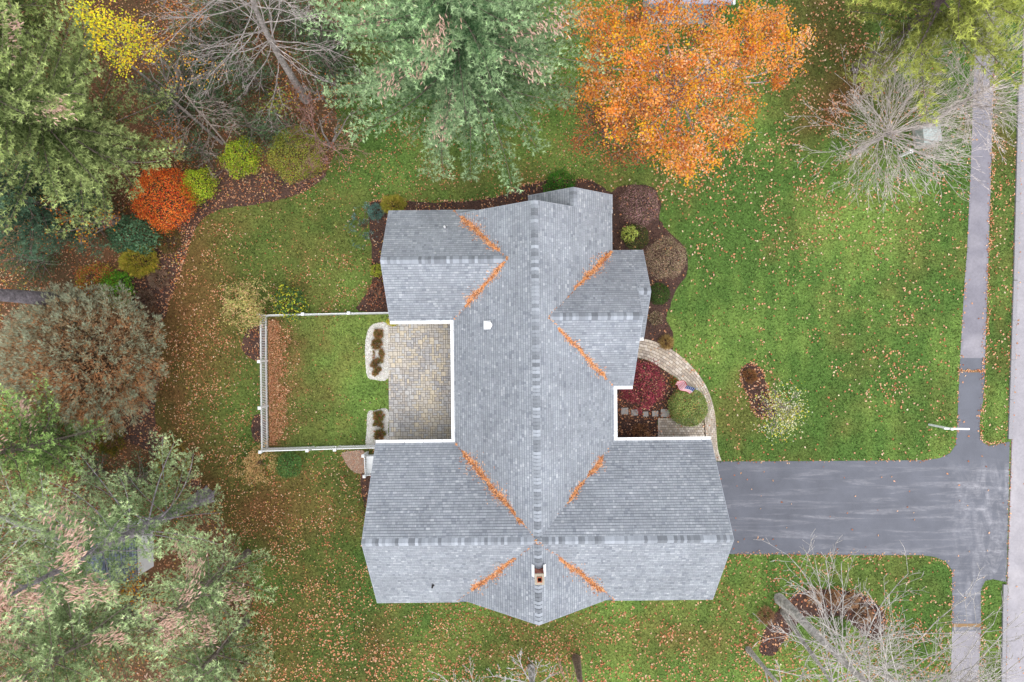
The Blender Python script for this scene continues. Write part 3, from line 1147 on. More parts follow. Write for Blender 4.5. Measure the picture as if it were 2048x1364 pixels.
def paver_from(corners, z0, z1):
    c = np.mean(corners, 0)
    V = [(*p, z0) for p in corners] + [(*p, z1 - .006) for p in corners] + [(*(p + (c - p) * .08), z1) for p in corners]
    Fs = [(0, 1, 5, 4), (1, 2, 6, 5), (2, 3, 7, 6), (3, 0, 4, 7), (4, 5, 9, 8), (5, 6, 10, 9), (6, 7, 11, 10), (7, 4, 8, 11), (8, 9, 10, 11)]
    return V, Fs


LN = 7
cnt = 0
restw = []
allp = []
plen = .215
for ln_ in range(LN):
    s = -plen * (.5 if ln_ % 2 else 0)
    while s < sl_[-1]:
        a, b = max(s + .006, 0), min(s + plen - .006, sl_[-1])
        s += plen
        if b - a < .03: continue
        f0, f1 = (ln_ + .06) / LN, (ln_ + .94) / LN
        allp.append([at_s(a, f0), at_s(b, f0), at_s(b, f1), at_s(a, f1)])
# the landing before the garage wall
x0, y1 = P(1318, 838)[:2]; x1, y0 = P(1409, 883)[:2]
sb = sheet("joint_sand", [(x0, y0), (x1 + .05, y0), (x1 + .05, y1), (x0, y1)], 0.0135, flat(A(112, 98, 86)), M_SOIL, .4); del sb['kind']; sb.parent = walk
yy = y0; rr_ = 0
while yy < y1 - .05:
    xx = x0 - (.065 if rr_ % 2 else 0)
    while xx < x1:
        a, b = max(xx, x0), min(xx + .14, x1)
        xx += .14
        cx = (a + b) / 2
        if b - a > .04 and not inpoly(np.array([cx + .1]), np.array([yy]), walkp)[0]:
            allp.append([np.array(q) for q in ((a + .007, yy + .007), (b - .007, yy + .007), (b - .007, yy + .118), (a + .007, yy + .118))])
    yy += .13; rr_ += 1
random.shuffle(allp)
rv, rf, rc = [], [], []
for i, cs in enumerate(allp):
    if i < 300:
        c = np.mean(cs, 0)
        Vv, Fs = paver_from([q - c for q in cs], 0, .03)
        me = bpy.data.meshes.new("paver"); me.from_pydata(Vv, [], Fs); me.materials.append(random.choice(WM))
        obj("paver", me, walk, (c[0], c[1], .016 + random.uniform(0, .003)))
    else:
        Vv, Fs = paver_from(cs, .016, .047 + random.uniform(-.003, 0))
        n0 = len(rv); rv += Vv; rf += [tuple(n0 + q for q in f) for f in Fs]
        rc += [random.choice(CREAM)] * 12
if rv:
    stuff(obj("small_pavers", amesh("small_pavers", rv, rf, np.array(rc), M_STONE), walk))

# stepping stones and border in the front court
for i, (px, py, w_, lb) in enumerate(((1249, 822, .40, "grey square stepping stone nearest the house wall"), (1269, 825, .36, "grey stepping stone half under the red maple"),
                                      (1291, 828, .30, "small grey stepping stone in the middle of the row"), (1310, 827, .34, "grey stepping stone just left of the white edging"), (1330, 826, .48, "largest grey stepping stone, by the round green shrub"))):
    p = P(px, py)
    V, Q = boxes([(0, 0, .03, w_, w_ * .92, .05, random.uniform(-.08, .08))])
    o_ = obj("stepping_stone", amesh("stepping_stone", V, Q, np.tile(A(176, 172, 168), (8, 1)), M_STONE), None, (p.x, p.y, 0))
    m = o_.modifiers.new("bevel", 'BEVEL'); m.width = .015; m.segments = 2
    tag(o_, lb, "stepping stone", "stepping stones by the red maple")
edge = empty("edging", "thin pale stone edging between leaf covered bed and paver landing", "edging", P(1317, 836))
for k in range(9):
    V, Q = boxes([(0, -.07 - k * .145, .03, .06, .135, .06)])
    obj("edging_stone", amesh("edging_stone", V, Q, np.tile(A(214, 204, 196) * random.uniform(.85, 1.05), (8, 1)), M_STONE), edge)

# ------------------------------------------------------------------ white pebble beds, gravel
def pebbles(name, poly, n, size, colors, z, label, jit=.3):
    xs = [p[0] for p in poly]; ys = [p[1] for p in poly]
    X = rng.uniform(min(xs), max(xs), n * 2); Y = rng.uniform(min(ys), max(ys), n * 2)
    k = inpoly(X, Y, poly)
    X, Y = X[k], Y[k]
    m = len(X)
    base = np.array([(1, 0, 0), (0, 1, 0), (-1, 0, 0), (0, -1, 0), (0, 0, .75)])
    a = rng.uniform(0, 6.28, m); s = size * rng.uniform(.6, 1.4, m)
    V = np.zeros((m, 5, 3))
    for i in range(5):
        bx, by, bz = base[i]
        bx2 = bx * rng.uniform(.8, 1.2, m); by2 = by * rng.uniform(.6, 1.0, m)
        V[:, i, 0] = X + (bx2 * np.cos(a) - by2 * np.sin(a)) * s / 2
        V[:, i, 1] = Y + (bx2 * np.sin(a) + by2 * np.cos(a)) * s / 2
        V[:, i, 2] = z + bz * s / 2
    fq = np.array([(0, 1, 4), (1, 2, 4), (2, 3, 4), (3, 0, 4)])
    Fq = (fq[None] + (np.arange(m) * 5)[:, None, None]).reshape(-1, 3)
    C = np.repeat(pal(colors, m, jit), 5, 0)
    o_ = obj(name, amesh(name, V.reshape(-1, 3), Fq, C, M_STONE))
    tag(o_, label, "pebbles", kind='stuff')


WP = [A(238, 236, 230), A(226, 222, 214), A(206, 200, 190), A(250, 248, 244)]
pb1 = P2(smooth_poly([(742, 652), (756, 646), (776, 650), (776, 700), (776, 756), (748, 759), (735, 752), (731, 720), (731, 685), (735, 664)], 4))
pb2 = P2(smooth_poly([(736, 826), (750, 821), (776, 819), (776, 860), (776, 892), (735, 895), (734, 860)], 4))
for i, (pb, lb, lb2) in enumerate(((pb1, "upper bed of bright white pebbles beside the patio", "white pebbles heaped in the upper bed beside the patio"), (pb2, "lower bed of white pebbles beside the patio, by the fence", "white pebbles heaped in the lower bed near the fence"))):
    sheet("pebble_bed", pb, .014, flat(A(214, 210, 202)), M_STONE, .3, lb, "pebble bed")
    pebbles("pebbles", pb, 4200 if i == 0 else 3000, .055, WP, .018, lb2, .12)
gv = P2(smooth_poly([(684, 906), (705, 902), (728, 902), (729, 925), (729, 945), (712, 945), (697, 933), (688, 918)], 4))
sheet("gravel_bed", gv, .014, flat(A(150, 132, 118)), M_SOIL, .3, "rounded bed of brown gravel below the fence gate", "gravel bed")
pebbles("gravel", gv, 3200, .06, [A(196, 170, 150), A(170, 140, 120), A(210, 196, 180), A(150, 130, 120), A(206, 150, 120)], .018, "brown and tan gravel stones by the small fence return", .2)

# ------------------------------------------------------------------ picket fence
def picket_mesh():
    w, t, h = .038, .02, 1.06
    V = [(-w / 2, -t / 2, 0), (w / 2, -t / 2, 0), (w / 2, t / 2, 0), (-w / 2, t / 2, 0), (-w / 2, -t / 2, h), (w / 2, -t / 2, h), (w / 2, t / 2, h), (-w / 2, t / 2, h), (0, -t / 2, h + .05), (0, t / 2, h + .05)]
    me = bpy.data.meshes.new("picket")
    me.from_pydata(V, [], [(0, 1, 5, 8, 4), (2, 3, 7, 9, 6), (1, 2, 6, 5), (3, 0, 4, 7), (4, 8, 9, 7), (8, 5, 6, 9), (0, 3, 2, 1)])
    me.materials.append(M_WHITE)
    return me


PICK = picket_mesh()


def post_mesh():
    V, Q = boxes([(0, 0, .61, .115, .115, 1.22)])
    return amesh("post", V, Q, None, M_WHITE)


POST = post_mesh()
cv = [(-.08, -.08, 1.22), (.08, -.08, 1.22), (.08, .08, 1.22), (-.08, .08, 1.22), (-.08, -.08, 1.25), (.08, -.08, 1.25), (.08, .08, 1.25), (-.08, .08, 1.25), (0, 0, 1.31)]
CAPM = bpy.data.meshes.new("post_cap")
CAPM.from_pydata(cv, [], [(0, 1, 5, 4), (1, 2, 6, 5), (2, 3, 7, 6), (3, 0, 4, 7), (4, 5, 8), (5, 6, 8), (6, 7, 8), (7, 4, 8), (0, 3, 2, 1)])
CAPM.materials.append(M_WHITE)


def fence_run(root, a, b, post_a=True, post_b=True, sp=.088):
    a, b = Vector(a[:2]).to_3d(), Vector(b[:2]).to_3d()
    d = b - a; L = d.length; ang = math.atan2(d.y, d.x)
    u = d.normalized()
    for p, on in ((a, post_a), (b, post_b)):
        if on:
            po = obj("post", POST, root, p); po.rotation_euler = (0, 0, ang)
            obj("post_cap", CAPM, po)
    L2_ = L - .14
    for z_, hh in ((.14, .09), (.90, .09)):
        V, Q = boxes([(L / 2, 0, z_, L2_, .05, hh)])
        ro = obj("rail", amesh("rail", V, Q, None, M_WHITE), root, a); ro.rotation_euler = (0, 0, ang)
    n = int(L2_ / sp)
    nx = Vector((-u.y, u.x, 0)) * .036
    for i in range(n):
        po = obj("picket", PICK, root, a + u * (.07 + L2_ * (i + .5) / n) + nx + Vector((0, 0, .05)))
        po.rotation_euler = (0, 0, ang)


FZ = 1.22
def fp(px, py): return P(px, py, FZ)


fence = empty("picket_fence", "white picket fence round three sides of the back courtyard lawn", "fence")
tl, tr = fp(517, 630), fp(790, 624.5)
t1, t2 = fp(605, 628), fp(697, 626)
bl, br = fp(520, 904), fp(757, 897)
l1, l2 = fp(517.5, 723), fp(518.5, 816)
b1, b2 = fp(614, 901), fp(669, 899.5)
fence_run(fence, t1, tl); fence_run(fence, t2, t1, True, False); fence_run(fence, tr, t2, False, False, )
fence_run(fence, tl, l1, False, True); fence_run(fence, l1, l2, False, True); fence_run(fence, l2, bl, False, True)
fence_run(fence, bl, b1, False, True); fence_run(fence, b2, br, True, False)
gate = empty("fence_gate", "narrow white picket gate in the south run of the courtyard fence", "gate")
fence_run(gate, b1 + Vector((.1, 0, 0)), b2 - Vector((.1, 0, 0)), False, False)
V, Q = boxes([(0, 0, .5, .03, .03, .1)])
obj("latch", amesh("latch", V, Q, None, M_DARK), gate, (b2.x - .12, b2.y + .05, .3))
ret = empty("picket_screen", "short white picket screen beside the garage wing wall", "fence")
r1, r2 = fp(726, 912), fp(728.5, 953)
fence_run(ret, r1, r2)
fence_run(ret, r2, r2 + Vector((.42, .03, 0)), False, False)
# white bulkhead behind the screen
bk = empty("cellar_hatch", "white metal cellar hatch between picket screen and garage wing", "hatch", P(745, 926))
box_obj("hatch_frame", [(0.02, 0, .25, .5, .95, .5)], M_WHITE, bk, .01)
box_obj("hatch_door", [(0.0, .235, .52, .46, .44, .03), (0.0, -.235, .52, .46, .44, .03)], M_WHITE, bk)

# ------------------------------------------------------------------ sign post, boxes, shed, flag
sp = empty("sign_post", "white yard sign post with one long arm beside the sidewalk", "sign post", P(1858, 849))
box_obj("post", [(0, 0, .98, .10, .10, 1.96)], M_WHITE, sp, .006)
V, Q = lathe([(.085, 1.96), (.085, 2.0), (.0, 2.06)], 4)
o_ = obj("post_cap", amesh("post_cap", V, Q, None, M_WHITE), sp); o_.rotation_euler = (0, 0, math.pi / 4)
o_ = box_obj("arm", [(.37, 0, 1.76, 1.32, .09, .09)], M_WHITE, sp, .006); o_.rotation_euler = (0, 0, -.02)
V, Q = lathe([(.02, 0), (.02, -.04), (.008, -.05), (.008, -.09)], 8)
for x in (.3, .85):
    obj("hook", amesh("hook", V, Q, None, M_METAL), sp, (x, 0, 1.715))

ub = empty("utility_box", "pale grey green utility box under the bare tree near the sidewalk", "utility box", P(1846, 276))
o_ = box_obj("pad", [(0, 0, .05, 1.15, 1.15, .1)], vmat("concrete", .9, noise=(10, .85, 1.1), color=tuple(A(170, 166, 156))), ub, .01)
box_obj("cabinet", [(0, 0, .45, .92, .85, .7)], vmat("cabinet_paint", .6, noise=(8, .85, 1.1), color=tuple(A(192, 202, 200))), ub, .03)
box_obj("lid", [(0, 0, .82, .98, .92, .05)], vmat("cabinet_paint", .6), ub, .015)
box_obj("door", [(0, -.435, .42, .8, .02, .55)], vmat("cabinet_paint", .6), ub, .005)
ub.rotation_euler = (0, 0, .12)
mp = empty("marker_post", "short white square post beside the pale utility box", "post", P(1801, 312))
box_obj("post", [(0, 0, .5, .13, .13, 1.0)], M_WHITE, mp, .006)
box_obj("post_cap", [(0, 0, 1.02, .2, .2, .05)], M_WHITE, mp, .012)

# shed under the lower left pines
sh = empty("garden_shed", "small white garden shed with grey shingle roof under the pines", "shed", (-20.95, -11.35, 0), .02)
hw_ = 1.25; hl_ = 1.05; ez = 1.9
V, Fs = [], []
prf = [(-hw_, 0), (hw_, 0), (hw_, ez), (0, ez + .62), (-hw_, ez)]
for y in (-hl_, hl_):
    for x, z in prf: V.append((x, y, z))
me = bpy.data.meshes.new("wall"); me.from_pydata(V, [], [(0, 1, 2, 3, 4), (9, 8, 7, 6, 5), (0, 5, 6, 1), (1, 6, 7, 2), (2, 7, 8, 3), (3, 8, 9, 4), (4, 9, 5, 0)])
me.materials.append(M_WHITE); obj("wall", me, sh)
sv, sc_ = [], []
for side in (-1, 1):
    for r in range(12):
        x0_, x1_ = hw_ + .12 - r * .115, hw_ + .12 - (r + 1) * .115 + .02
        y = -hl_ - .12
        while y < hl_ + .12:
            w_ = rng.uniform(.15, .3); y2 = min(y + w_ - .012, hl_ + .12)
            zf = lambda x: ez + .62 - abs(x) * .5 + .05
            q = [(side * x0_, y, zf(x0_) + .012), (side * x0_, y2, zf(x0_) + .012), (side * x1_, y2, zf(x1_)), (side * x1_, y, zf(x1_))]
            sv += q; sc_ += [A(128, 136, 156) * rng.uniform(.75, 1.25)] * 4
            y += w_
rfo = box_obj("roof", [], M_DARK, sh) if False else None
V, Fs = [], []
for side in (-1, 1):
    n0 = len(V)
    for y in (-hl_ - .12, hl_ + .12):
        for x, dz in ((hw_ + .12, 0), (0, 0), (hw_ + .12, -.06), (0, -.06)):
            V.append((side * x, y, ez + .62 - x * .5 + .04 + dz))
    Fs += [tuple(n0 + i for i in f) for f in ((0, 4, 5, 1), (2, 3, 7, 6), (0, 1, 3, 2), (4, 6, 7, 5), (0, 2, 6, 4))]
me = bpy.data.meshes.new("roof"); me.from_pydata(V, [], Fs); me.materials.append(M_DARK)
rfo = obj("roof", me, sh)
stuff(obj("shingles", amesh("shingles", sv, np.arange(len(sv)).reshape(-1, 4), np.array(sc_), M_SHINGLE), rfo))
box_obj("door", [(hw_ + .02, 0, .9, .03, .8, 1.75)], M_WHITE, sh)
tr_ = empty("trellis", "white wooden trellis leaning by the shed's north wall", "trellis", (-20.0, -9.75, 0), .15)
for k in range(4): box_obj("slat", [(k * .22 - .33, 0, .6, .05, .04, 1.2)], M_WHITE, tr_)
for k in range(3): box_obj("slat", [(0, .03, .25 + k * .4, .8, .03, .05)], M_WHITE, tr_)
slp = P2(smooth_poly([(168, 1066), (190, 1050), (225, 1044), (262, 1043), (285, 1050), (272, 1066), (240, 1074), (195, 1074)], 4))
sheet("paved_pad", slp, .02, flat(A(184, 178, 170)), M_STONE, .3, "pale gravel pad north of the small shed", "pad")

# neighbour's roof peeping in at the top edge
nb = empty("neighbour_house", "neighbouring house with grey roof at the top edge behind the orange maple", "house", P(1344, -60, 0))
nx0, nx1 = -1.95, 2.35
yb = (682 - 7) * (H - 3) / F - nb.location.y
V = [(nx0, yb, 3), (nx1, yb, 3), (nx1, yb + 3.5, 5.2), (nx0, yb + 3.5, 5.2), (nx0, yb + 7, 3), (nx1, yb + 7, 3)]
V += [(x, y, z - .15) for x, y, z in V]
me = bpy.data.meshes.new("roof"); me.from_pydata(V, [], [(0, 1, 2, 3), (3, 2, 5, 4), (6, 9, 8, 7), (9, 10, 11, 8), (0, 6, 7, 1), (4, 5, 11, 10), (0, 3, 9, 6), (3, 4, 10, 9), (1, 7, 8, 2), (2, 8, 11, 5)])
me.materials.append(vmat("neighbour_roof", .9, noise=(9, .85, 1.12), color=tuple(A(176, 178, 196)))); obj("roof", me, nb)
me = bpy.data.meshes.new("wall"); g0 = .35
V = [(nx0 + g0, yb + g0, 0), (nx1 - g0, yb + g0, 0), (nx1 - g0, yb + 7 - g0, 0), (nx0 + g0, yb + 7 - g0, 0)]
V += [(x, y, 3.0) for x, y, z in V] + [(nx0 + g0, yb + 3.5, 5.0), (nx1 - g0, yb + 3.5, 5.0)]
me.from_pydata(V, [], [(0, 1, 5, 4), (1, 2, 6, 9, 5), (2, 3, 7, 6), (3, 0, 4, 8, 7)]); me.materials.append(M_SIDING); obj("wall", me, nb)
box_obj("gutter", [(nx1 + .05, yb + 1.2, 3.1, .1, 2.6, .1)], M_WHITE, nb)

# flag
fl = empty("flag_pole", "tall thin grey flag pole beside the curved paver walk", "flag pole", P(1352, 767))
V, Q = lathe([(.03, 0), (.022, 2.2), (.018, 4.2), (.035, 4.21), (.04, 4.26), (.001, 4.3)], 10)
obj("pole", amesh("pole", V, Q, None, vmat("pole_paint", .4, noise=(5, .9, 1.05), color=tuple(A(196, 204, 208))), True), fl)
box_obj("halyard_cleat", [(.035, 0, 1.2, .03, .03, .14)], M_METAL, fl)


def flag_mesh():
    nu_, nv_ = 39, 26
    Lf, Hf = 1.35, .90
    me_v, me_f, mi = [], [], []
    for j in range(nv_ + 1):
        for i in range(nu_ + 1):
            a, b = i / nu_, j / nv_
            # hangs half limp: the fly end drops and folds
            x = -.04 - .66 * a + .05 * math.sin(a * 8 + b * 2)
            y = -.34 * (1 - b) + .10 * math.sin(a * 9 + b * 1.5) * a + .22 * a
            z = 3.95 - .62 * (1 - b) - .85 * a ** 1.25
            me_v.append((x, y, z))
    for j in range(nv_):
        for i in range(nu_):
            me_f.append((j * (nu_ + 1) + i, j * (nu_ + 1) + i + 1, (j + 1) * (nu_ + 1) + i + 1, (j + 1) * (nu_ + 1) + i))
            st = int((nv_ - 1 - j) // 2)
            canton = i < 16 and st < 7
            if canton:
                star = (i % 3 == 1) and (j % 2 == 0)
                mi.append(3 if star else 2)
            else: mi.append(0 if st % 2 == 0 else 1)
    me = bpy.data.meshes.new("flag")
    me.from_pydata(me_v, [], me_f)
    for n_, c in (("flag_red", A(220, 60, 80, 1)), ("flag_white", A(250, 248, 250, .9)), ("flag_blue", A(52, 72, 130)), ("flag_star", A(230, 232, 240))):
        me.materials.append(vmat(n_, .8, color=tuple(c), noise=(6, .9, 1.05)))
    me.polygons.foreach_set("material_index", mi)
    me.polygons.foreach_set("use_smooth", [True] * len(mi))
    return me


fo = obj("flag", flag_mesh(), None, P(1352, 767))
fo.rotation_euler = (0, 0, -.25)
sm = fo.modifiers.new("thickness", 'SOLIDIFY'); sm.thickness = .004
tag(fo, "limp flag with red and white stripes and a blue starred corner", "flag")

# ------------------------------------------------------------------ grass blades and fallen leaves
HOUSE_FP = []
for k, (ax, c, h, a, b) in WINGS.items():
    q = [(c - h + .4, a + .4), (c + h - .4, a + .4), (c + h - .4, b - .4), (c - h + .4, b - .4)] if ax == 'v' else [(a + .4, c - h + .4), (b - .4, c - h + .4), (b - .4, c + h - .4), (a + .4, c + h - .4)]
    HOUSE_FP.append([tuple(W(*p)[:2]) for p in q])
PAT = [tuple(W(*p)[:2]) for p in ((pu0, pv0), (pu1, pv0), (pu1, pv1), (pu0, pv1))]
HARD = [DRIVE, walk_n, walk_s, road, WALK, PAT, pb1, pb2, gv, [(x0, y0), (x1, y0), (x1, y1), (x0, y1)]] + HOUSE_FP
x0_l, y1_l = P(1318, 838)[:2]; x1_l, y0_l = P(1409, 883)[:2]
HARD[9] = [(x0_l, y0_l), (x1_l, y0_l), (x1_l, y1_l), (x0_l, y1_l)]


def in_any(x, y, polys):
    r = np.zeros(len(x), bool)
    for p in polys: r |= inpoly(x, y, p)
    return r


N = 400000
gx, gy = rng.uniform(-20, 30.0, N), rng.uniform(-19.5, 19.5, N)
k = inpoly(gx, gy, LAWN) & ~in_any(gx, gy, HARD + list(BEDW.values()))
gx, gy = gx[k], gy[k]
n = len(gx)
gc = lawn_col(gx, gy) * np.exp(rng.normal(size=(n, 1)) * .48) * rng.uniform(.88, 1.14, (n, 3)) * (.55 + 1.15 * vnoise(gx, gy, .16, 81)[:, None])
gd = norm(np.stack([rng.normal(size=n), rng.normal(size=n), rng.uniform(.25, 1.2, n)], 1))
V, Fq, C = tufts(np.stack([gx, gy, np.full(n, .004)], 1), gd, gc, 1, .11, .040, .1)
tag(obj("grass", amesh("grass", V, Fq, C, M_FOL)), "short mown grass blades over the whole lawn, green to straw brown", "grass", kind='stuff')

PEACH = [A(226, 172, 132), A(214, 152, 110), A(234, 190, 156), A(196, 128, 90), A(172, 106, 74), A(240, 212, 180)]
PW = [.24, .24, .18, .16, .12, .06]
BROWN = [A(184, 128, 94), A(158, 106, 80), A(196, 146, 112), A(124, 84, 68), A(214, 166, 130), A(180, 112, 72), A(104, 80, 60)]


def scatter(x, y, dens, polyin=None, z=0.02, size=.11, colors=PEACH, w=None, name="fallen_leaves", label="", tilt=.35, avoid=HOUSE_FP):
    k = rng.random(len(x)) < dens(x, y)
    if polyin is not None: k &= inpoly(x, y, polyin)
    k &= ~in_any(x, y, avoid)
    x, y = x[k], y[k]
    n = len(x)
    pos = np.stack([x, y, z + rng.uniform(0, .03, n)], 1)
    nr = np.stack([rng.normal(size=n) * tilt, rng.normal(size=n) * tilt, np.ones(n)], 1)
    V, Q, C = leaves(pos, nr, pal(colors, n, .2, w), np.full(n, size))
    o_ = obj(name, amesh(name, V, Q, C, M_LITTER))
    tag(o_, label, "leaves", kind='stuff')
    return n


def uni(n, x0=-28.5, x1=28.5, y0=-19.2, y1=19.2):
    return rng.uniform(x0, x1, n), rng.uniform(y0, y1, n)


def d_front(x, y):
    px, py = to_px(x, y)
    cl = np.clip((fbm(x, y, 1.2, 61) - .35) * 3, .05, 1)
    d = .10 + .8 * blob(px, py, 1420, 260, 300, 170) + .5 * blob(px, py, 1650, 350, 260, 200) + .9 * blob(px, py, 1760, 785, 55, 26) + .7 * blob(px, py, 1460, 905, 30, 18)
    d = d + .9 * blob(px, py, 1674, 742, 12, 12) + .5 * blob(px, py, 1800, 690, 60, 120) + 1.0 * blob(px, py, 1510, 780, 45, 65) * .8 + .6 * blob(px, py, 1700, 150, 160, 160)
    d = d + .25 * blob(px, py, 1995, 600, 18, 700)
    return d * cl * (px > 1200)


x, y = uni(40000, 4, 28.5)
scatter(x, y, d_front, LAWN, .03, .125, PEACH, PW, label="peach coloured leaves scattered over the front lawn", avoid=HOUSE_FP + [DRIVE, road, walk_n, walk_s, WALK])


def d_south(x, y):
    px, py = to_px(x, y)
    cl = np.clip((fbm(x, y, 1.0, 62) - .3) * 2.4, .05, 1)
    d = .9 * (1 / (1 + np.exp(-(py - 1225) / 20))) * (.75 - .45 * blob(px, py, 850, 1260, 180, 40)) + .4 * blob(px, py, 1560, 1150, 180, 60)
    return d * cl


x, y = uni(24000, -16, 26, -19.2, -11.5)
scatter(x, y, d_south, LAWN, .03, .125, PEACH[:5], [.24, .26, .1, .24, .16], label="pinkish brown leaves over the lawn south of the house", avoid=HOUSE_FP + [DRIVE, road, walk_s])


def d_back(x, y):
    px, py = to_px(x, y)
    cl = np.clip((fbm(x, y, .9, 63) - .3) * 2.2, .08, 1)
    d = .50 + .7 * blob(px, py, 430, 760, 120, 260) + .6 * blob(px, py, 600, 1130, 160, 140) + .5 * blob(px, py, 640, 290, 120, 60)
    court = (px > 536) & (px < 780) & (py > 632) & (py < 895)
    d = np.where(court, .10, d)
    return d * cl * (px < 1200)


x, y = uni(95000, -20, 5)
scatter(x, y, d_back, LAWN, .03, .088, PEACH + [A(196, 176, 90)], [.18, .22, .10, .20, .20, .03, .07], label="small peach and brown leaves over the back lawn", avoid=HOUSE_FP + [pb1, pb2, gv, PAT])
x, y = uni(60000, -28.8, -9)
scatter(x, y, lambda x, y: .75 + 0 * x, None, .02, .10, BROWN, None, label="thick red brown leaf litter on the woodland floor", avoid=[LAWN])
x, y = uni(26000, -28.8, -9)
scatter(x, y, lambda x, y: np.clip((fbm(x, y, 1.4, 65) - .4) * 4, 0, 1), None, .03, .10, [A(196, 160, 70), A(210, 186, 150), A(120, 112, 60), A(200, 110, 60)], None, label="yellow and pale leaves in drifts on the woodland floor", avoid=[LAWN])
bx, by = uni(60000, -20, 22)
allbeds = list(BEDW.values())
kk = in_any(bx, by, allbeds)
bx, by = bx[kk], by[kk]
scatter(bx, by, lambda x, y: .30 * np.clip((fbm(x, y, .8, 66) - .2) * 2.0, .1, 1) + .5 * inpoly(x, y, BEDW['wood']) + .6 * inpoly(x, y, BEDW['court']), None, .03, .095, BROWN + PEACH[:2], None, label="brown leaves caught in the mulch beds")
# bark chips in the beds
bx, by = uni(150000, -20, 22)
kk = in_any(bx, by, allbeds)
bx, by = bx[kk][:26000], by[kk][:26000]
scatter(bx, by, lambda x, y: 1.0 + 0 * x, None, .014, .07, [A(70, 54, 50), A(96, 66, 56), A(48, 40, 40), A(120, 84, 66)], None, name="bark_chips", label="dark bark chips covering the planting beds", tilt=.6)
# edges collecting leaves: kerbs, fence, walk
ex, ey = [], []


def along(pts, n, w):
    pts = [P(a, b) for a, b in pts]
    for i in range(len(pts) - 1):
        m = int(n * (pts[i + 1] - pts[i]).length)
        t = rng.random(m)
        dx, dy = (pts[i + 1] - pts[i]).normalized()[:2]
        off = rng.normal(size=m) * w
        ex.extend(pts[i].x + (pts[i + 1].x - pts[i].x) * t - dy * off)
        ey.extend(pts[i].y + (pts[i + 1].y - pts[i].y) * t + dx * off)


along([(1990, 120), (1984, 340), (1978, 500), (1975, 600), (1970, 716), (1967, 800), (1960, 840), (1962, 876), (1975, 890), (2015, 883)], 26, .09)
along([(1915, 740), (1969, 743)], 30, .05)
along([(1440, 922), (1850, 920), (1895, 908), (1913, 870), (1916, 760), (1930, 560)], 7, .06)
along([(1465, 1108), (1700, 1110), (1850, 1111), (1890, 1124), (1904, 1145), (1904, 1250)], 14, .08)
along([(1965, 1175), (1962, 1250), (1958, 1364)], 12, .07)
along([(2031, 300), (2022, 600), (2010, 870)], 8, .1)
along([(2042, 171), (2033, 560), (2022, 880), (2013, 1165), (2010, 1364)], 6, .07)
along([(1626, 262), (1700, 205), (1742, 150), (1790, 110)], 60, .28)

along([(566, 650), (572, 760), (566, 880)], 30, .35)
along([(1340, 692), (1372, 722), (1400, 752)], 10, .1)
along([(1480, 745), (1488, 731), (1504, 727), (1520, 736), (1530, 762), (1538, 790), (1548, 812), (1542, 832), (1524, 838), (1506, 824), (1497, 796), (1484, 770), (1480, 745)], 28, .06)
along([(1560, 1215), (1600, 1182), (1650, 1176), (1710, 1184), (1755, 1205), (1776, 1240), (1764, 1285), (1740, 1364)], 22, .1)
along([(745, 400), (870, 403), (935, 401), (990, 393), (1040, 373), (1085, 361), (1130, 357), (1185, 361)], 14, .05)
along([(312, 850), (338, 895), (372, 930), (402, 965)], 40, .08)
along([(388, 452), (368, 520), (345, 590), (322, 645)], 25, .08)
ex, ey = np.array(ex), np.array(ey)
lx, ly = rng.uniform(0, 1, 6500), rng.uniform(0, 1, 6500)
a_, b_ = P(537, 640), P(540, 890)
wd_ = .72 + .7 * (vnoise(ly * 7, 0 * ly, .5, 33) - .5) + .3 * (vnoise(ly * 7, 0 * ly, .12, 34) - .5)
lx2 = a_.x + (b_.x - a_.x) * ly + np.where(rng.random(6500) < .2, 2.2, 1) * wd_ * lx ** 1.35
ly2 = a_.y + (b_.y - a_.y) * ly
scatter(lx2, ly2, lambda x, y: .8 + 0 * x, None, .03, .06, [A(200, 140, 98), A(174, 114, 80), A(216, 164, 126), A(150, 100, 72), A(190, 150, 114)], None, label="orange brown leaf litter along the inside foot of the west fence run")
scatter(ex, ey, lambda x, y: 1 + 0 * x, None, .04, .095, PEACH[:5], None, label="leaves gathered along kerbs, fence foot and bed edges")
# few leaves on the paving
x, y = uni(5200, 8, 29)
scatter(x, y, lambda x, y: .09 + .1 * (to_px(x, y)[0] < 1560), None, .035, .11, PEACH[:5], None, label="single leaves lying about the driveway, sidewalk and road", avoid=[LAWN] if False else HOUSE_FP)
bx, by = uni(2600, 5, 12.5, -6.5, 0)
scatter(bx, by, lambda x, y: .9 + 0 * x, BEDW['court'], .04, .10, PEACH[:4] + BROWN[:2], None, label="thick peach and brown leaves over the front court bed")
x, y = uni(400, 7, 12, -7, .5)
scatter(x, y, lambda x, y: .6 + 0 * x, WALK, .06, .08, PEACH[:4], None, label="small leaves lying on the curved paver walk")

# ------------------------------------------------------------------ plants
def skeleton_obj(name, segs, mat, color, parent, sides=4, kind=True):
    V, Q = tubes(segs, sides)
    C = np.tile(np.array(color), (len(V), 1)) * rng.uniform(.85, 1.15, (len(V), 1))
    o_ = obj(name, amesh(name, V, Q, C, mat), parent)
    if kind: stuff(o_)
    return o_


